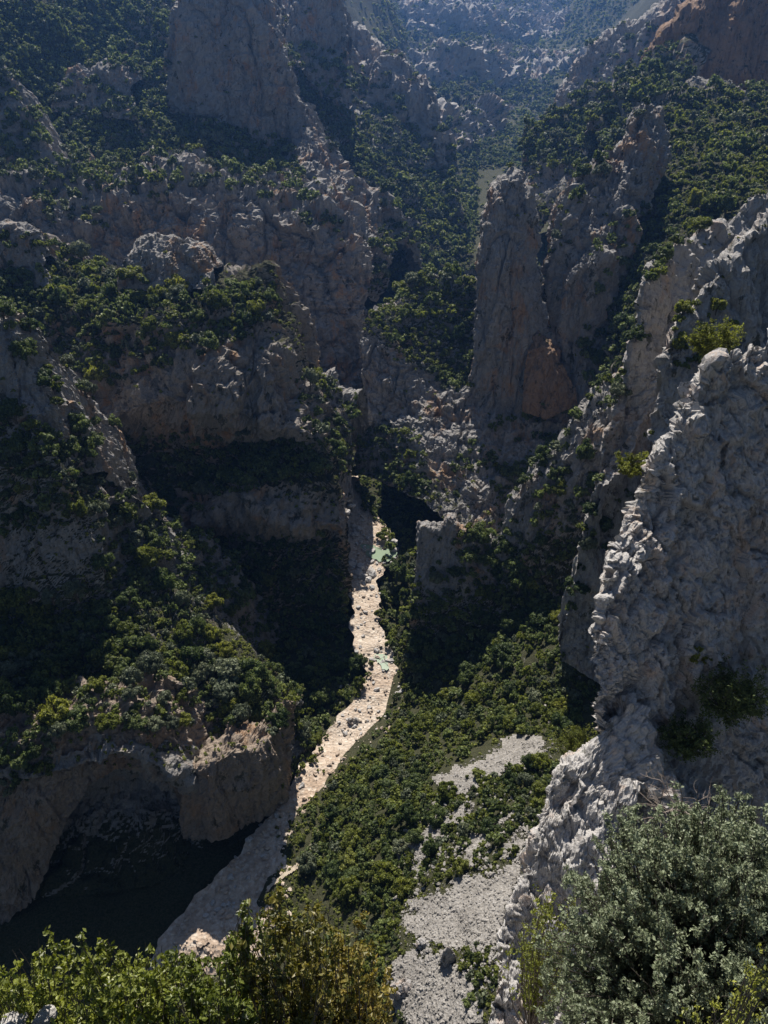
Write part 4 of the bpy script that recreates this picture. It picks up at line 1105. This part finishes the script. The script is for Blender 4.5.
# ------------------------------------------------------------------ foreground
near_me = None
def leafy_shrub(name, label, cat, base, tips, mat, leaf, n_leaf, twig_r=0.006, seed=1, clus=0.10, sub=5, group=None, droop=0.0, cmat=None, lw=0.55, dens_tip=0.35, core=0.0):
    """stems fan out from a base to the given tip points; twigs branch off and carry single leaves"""
    rg = np.random.default_rng(seed)
    root = bpy.data.objects.new(name, None); C.objects.link(root)
    root.location = base; root['label'] = label; root['category'] = cat
    if group: root['group'] = group
    base = np.array(base)
    tubes = []; LC, LN = [], []
    for tp in tips:
        tp = np.array(tp) - base
        mid = tp * 0.5 + rg.normal(size=3) * 0.06 * np.linalg.norm(tp) + np.array([0, 0, -0.05 * np.linalg.norm(tp)])
        s = np.linspace(0, 1, 9)[:, None]
        path = (1 - s) ** 2 * 0 + 2 * s * (1 - s) * mid + s ** 2 * tp
        path += rg.normal(size=path.shape) * 0.008 * np.linalg.norm(tp) * s
        tubes.append(tube_arrays(path, np.linspace(twig_r * 3, twig_r * .5, 9), 5))
        nl = sub
        for k in range(nl):
            f = rg.uniform(dens_tip, 1.0)
            i = min(int(f * 8), 7); p0 = path[i] * (1 - (f * 8 - i)) + path[i + 1] * (f * 8 - i)
            d = tp / np.linalg.norm(tp) * 0.7 + rg.normal(size=3) * 0.6; d /= np.linalg.norm(d)
            ln = clus * rg.uniform(0.8, 2.2) * (1.25 - 0.6 * f)
            tw = np.array([p0 + d * ln * q + np.array([0, 0, 0.15 * ln * q * q]) for q in (0, .5, 1)])
            tubes.append(tube_arrays(tw, [twig_r * .6, twig_r * .4, twig_r * .2], 3))
            m_ = n_leaf
            q = rg.uniform(0.1, 1.08, m_)[:, None]
            ce = p0 + d * ln * q + rg.normal(size=(m_, 3)) * clus * 0.22
            nn = rg.normal(size=(m_, 3)) + np.array([0, -0.2, 0.9]); nn /= np.linalg.norm(nn, axis=1, keepdims=True)
            LC.append(ce); LN.append(nn)
    V, F = join(tubes)
    link('branches', make_mesh('branches', V, F, True), M['bark'], root)
    LC = np.concatenate(LC); LN = np.concatenate(LN)
    sz = leaf * rg.uniform(.55, 1.35, len(LC))
    # leaves folded along the midrib: two triangles sharing an edge, slightly bent
    r = rg.normal(size=LC.shape); t = np.cross(LN, r); t /= np.linalg.norm(t, axis=1, keepdims=True); b2 = np.cross(LN, t)
    s = sz[:, None]
    V = np.stack([LC - t * s * .5, LC - t * s * .05 + b2 * s * lw * .5 + LN * s * .12, LC + t * s * .5, LC - t * s * .05 - b2 * s * lw * .5 + LN * s * .12], 1).reshape(-1, 3)
    F = np.arange(len(V)).reshape(-1, 4)
    T_ = np.concatenate([F[:, [0, 1, 2]], F[:, [0, 2, 3]]])
    tint = np.repeat(np.clip(rg.beta(2, 2, len(LC)) + 0.35 * vnoise(LC / (clus * 4), 5), 0, 1), 4)
    me = make_mesh('foliage', V, T_, False, {'tint': tint})
    link('foliage', me, M[mat], root)
    return root

# big grey-green shrub, lower right
rgs = np.random.default_rng(9)
bush_lobes = [(600, 905, 4.6, .55), (650, 860, 5.0, .65), (700, 840, 5.2, .62), (745, 860, 4.8, .6), (570, 960, 4.2, .45), (640, 950, 4.2, .6), (710, 940, 4.3, .65), (770, 930, 4.3, .6),
              (590, 1020, 3.6, .4), (660, 1030, 3.6, .5), (740, 1020, 3.7, .55), (800, 860, 5.2, .6), (740, 815, 5.6, .35), (690, 815, 5.7, .3), (630, 835, 5.4, .3), (560, 1000, 3.9, .3), (820, 980, 4.0, .6)]
tips = []
for (u, v, Y, r) in bush_lobes:
    c = at(u, v, Y)
    n = int(60 * (r / .5) ** 2)
    d = rgs.normal(size=(n, 3)); d /= np.linalg.norm(d, axis=1, keepdims=True)
    tips += list(c + d * r * rgs.uniform(.55, 1.0, (n, 1)) * 0.95)
bbase = at(720, 1010, 5.4) + np.array([0.2, 0.2, -1.2])
leafy_shrub('holm_oak_bush', 'large grey green bush with tiny leaves filling the lower right corner', 'bush', tuple(bbase), tips, 'leaf_grey', 0.040, 28, 0.006, 3, 0.085, 6, dens_tip=0.72)

# shrubs along the bottom left: yellow-green and russet leaves on upright stems
def shrub_row(name, label, specs, mat, seed, leaf=0.042, nl=16, sub=10, clus=0.055):
    rg = np.random.default_rng(seed); tips = []
    for (u, v, Y) in specs: tips.append(at(u, v, Y))
    c = np.mean(tips, 0)
    base = np.array([c[0], c[1] - 0.15, min(t[2] for t in tips) - 1.1])
    leafy_shrub(name, label, 'shrub', tuple(base), tips, mat, leaf, nl, 0.004, seed, clus, sub, dens_tip=0.3)
def fan(u0, u1, vtop, n, Y, jit, seed, vb=1010):
    rg = random.Random(seed)
    return [(rg.uniform(u0, u1), vb + (vtop(u) - vb) * rg.random() ** 0.6 if False else rg.uniform(vtop(u), vb), Y + rg.uniform(-jit, jit)) for u in [rg.uniform(u0, u1) for _ in range(n)]]
def prof(pts):
    xs, ys = zip(*pts)
    return lambda u: float(np.interp(u, xs, ys))
top = prof([(-20, 960), (20, 950), (50, 935), (75, 945), (100, 930), (120, 950), (150, 945), (175, 955), (200, 950), (225, 940), (250, 885), (275, 878), (300, 905), (330, 900), (360, 925), (385, 950), (400, 1000)])
def band(u0, u1, n, Y, seed, extra=0):
    rg = random.Random(seed); out = []
    for _ in range(n):
        u = rg.uniform(u0, u1); v = top(u) + extra + (1035 - top(u)) * rg.random() ** 1.1
        out.append((u, v, Y + rg.uniform(-.25, .25) - (v - 940) * 0.003))
    return out
shrub_row('boxwood_shrub', 'fresh green shrub at the bottom left corner', band(-30, 75, 110, 3.3, 1), 'leaf_fresh', 21)
shrub_row('boxwood_shrub', 'yellow green leafy shrub with upright shoots at the bottom, second from the left', band(70, 180, 140, 3.0, 2), 'leaf_fresh', 22)
shrub_row('boxwood_shrub', 'bright green low shrub right of the upright shoots at the bottom', band(170, 260, 110, 3.0, 3), 'leaf_fresh', 23)
shrub_row('russet_shrub', 'russet tinged shrub with the tallest shoots at the bottom centre', band(225, 330, 160, 3.1, 4), 'leaf_red', 24)
shrub_row('boxwood_shrub', 'green and russet shrub at the bottom just left of the scree', band(310, 390, 100, 3.3, 5), 'leaf_red', 25)
# darker juniper-like shrub between the spur and the big bush
jt = [(u + R.uniform(-16, 16), v + R.uniform(-18, 18), 6.6 + R.uniform(-.4, .4)) for (u, v) in [(560, 890), (548, 920), (570, 905), (540, 945), (555, 930), (528, 930), (575, 930), (545, 905)] * 7]
shrub_row('green_shrub', 'small bright green shrub between the rock spur and the large grey bush', jt, 'leaf_fresh', 31, 0.045, 12, 7, 0.09)
jt = [(u + R.uniform(-14, 14), v + R.uniform(-18, 18), 3.0 + R.uniform(-.3, .3)) for (u, v) in [(745, 980), (765, 960), (720, 1010), (760, 1010), (690, 1020)] * 10]
shrub_row('green_shrub', 'yellow green sprigs growing in front of the large grey bush at the right corner', jt, 'leaf_fresh', 33, 0.03, 10, 6, 0.06)

def clump(name, label, u, v, Y, r, n, mat, seed, leaf, squash=0.7, nl=16, sub=6):
    rg = np.random.default_rng(seed)
    c = at(u, v, Y); d = rg.normal(size=(n, 3)); d /= np.linalg.norm(d, axis=1, keepdims=True)
    tips = c + d * r * rg.uniform(.45, 1, (n, 1)) * np.array([1.1, .8, squash])
    leafy_shrub(name, label, 'bush', tuple(c + np.array([0.1, 0.6, -r * .9])), list(tips), mat, leaf, nl, 0.01, seed, r * .16, sub, dens_tip=0.5)
clump('holm_oak_bush', 'dark bush growing in the shaded hollow at the right edge of the near cliff', 735, 690, 29.0, 2.2, 90, 'leaf_oak', 41, .13)
clump('holm_oak_bush', 'dark bush under the near cliff just above the large grey bush', 690, 735, 27.5, 1.6, 70, 'leaf_oak', 42, .12)
clump('boxwood_shrub', 'small yellow green tuft on the face of the near cliff', 695, 655, 31.0, .8, 30, 'leaf_fresh', 43, .09)
clump('boxwood_tree', 'bright green bush perched behind the crest of the near cliff', 716, 338, 52.0, 1.9, 80, 'leaf_olive', 44, .16)
clump('boxwood_tree', 'green bush in the cleft left of the near cliff', 632, 462, 45.0, 1.2, 50, 'leaf_olive', 45, .13)
clump('holm_oak_bush', 'pale feathery bush at the left foot of the near cliff above the rock spur', 580, 745, 30.0, 1.6, 70, 'leaf_olive', 46, .10)
# bare dead branches on the near cliff
rgd = random.Random(8)
parts = []
p0 = at(672, 792, 12.3)
def twig(p, d, ln, r, depth):
    n = 7; path = [p.copy()]
    for i in range(n):
        d = d + np.array([rgd.gauss(0, .22), rgd.gauss(0, .22), rgd.gauss(0, .2)]); d /= np.linalg.norm(d)
        path.append(path[-1] + d * ln / n)
    parts.append(tube_arrays(path, np.linspace(r, r * .35, n + 1), 5))
    if depth > 0:
        for _ in range(4):
            i = rgd.randint(1, n)
            dd = d + np.array([rgd.gauss(0, .7), rgd.gauss(0, .7), rgd.gauss(0, .6)]); dd /= np.linalg.norm(dd)
            twig(path[i], dd, ln * rgd.uniform(.4, .75), r * .55, depth - 1)
for a in [(-1, -.1, .55), (-.8, -.2, .2), (-.5, -.3, .8), (-.2, -.4, .9), (.3, -.3, .8), (-.9, -.3, -.2)]:
    d = np.array(a); d /= np.linalg.norm(d); twig(p0 - np.array([0, .5, 0]), d, 1.0, 0.018, 2)
V, F = join(parts)
link('dead_branches', make_mesh('dead_branches', V, F, True), M['dead_wood'], label='tangle of bare pale twigs on the near cliff above the large bush', category='dead shrub')

# ledge the photographer stands above, with pale stones at its edge
loft('ledge', [([(-400, 1150, 2.6), (0, 1120, 2.5), (200, 1110, 2.3), (420, 1110, 2.3), (700, 1150, 2.4), (1100, 1200, 2.5)], 0.3),
               ([(-400, 1060, 3.6), (0, 1040, 3.3), (200, 1048, 3.0), (420, 1060, 3.0), (700, 1090, 3.6), (1100, 1100, 4.0)], 0.2)],
     'rock_near', 160, 60, back=[(0, .5, -2), (0, 2.5, -20), (0, 12, -60)], amp=0.2, L=1.2, vert=.8, groove=0.0, seed=121, hit=False, props=S())
for i, (u, v, Y, s, lab) in enumerate([(12, 1020, 2.9, .10, 'pale stone at the very bottom left corner'), (44, 1016, 2.9, .085, 'pale stone beside the corner stone under the green shrub'),
                                       (235, 1036, 3.0, .10, 'long pale stone at the bottom edge under the shrubs'), (0, 1040, 2.7, .12, 'pale stone half cut off by the lower left corner')]):
    b_ = link('stone', bm_[i % 5], None, label=lab, category='stone'); b_.location = tuple(at(u, v, Y)); b_.scale = (s * (1.6 if i == 2 else 1), s, s * .6); b_.rotation_euler = (0, 0, i)

# ------------------------------------------------------------------ haze
hz = bpy.data.materials.new('haze'); hz.use_nodes = True
nt = hz.node_tree; nt.nodes.remove(nt.nodes['Principled BSDF'])
pv = nt.nodes.new('ShaderNodeVolumePrincipled')
pv.inputs['Color'].default_value = (0.18, 0.42, 1.0, 1)
pv.inputs['Density'].default_value = 0.0002
pv.inputs['Anisotropy'].default_value = 0.6
nt.links.new(pv.outputs[0], nt.nodes['Material Output'].inputs['Volume'])
import bmesh
bm = bmesh.new(); bmesh.ops.create_cube(bm, size=1.0)
me = bpy.data.meshes.new('haze'); bm.to_mesh(me); bm.free(); me.materials.append(hz)
zs = [(o.matrix_world @ Vector(c)).z for o in scn.objects if o.type == 'MESH' and o.parent is None for c in o.bound_box]
print('z range', min(zs), max(zs))
z0, z1 = min(zs) - 1, max(zs) + 2
ho = bpy.data.objects.new('haze', me); C.objects.link(ho); ho['kind'] = 'stuff'; ho['label'] = 'thin blue haze filling the gorge'; ho['category'] = 'haze'
ho.location = (0, 1200, (z0 + z1) / 2); ho.scale = (7000, 5000, z1 - z0)
print('tris', sum(len(o.data.polygons) for o in scn.objects if o.type == 'MESH'))
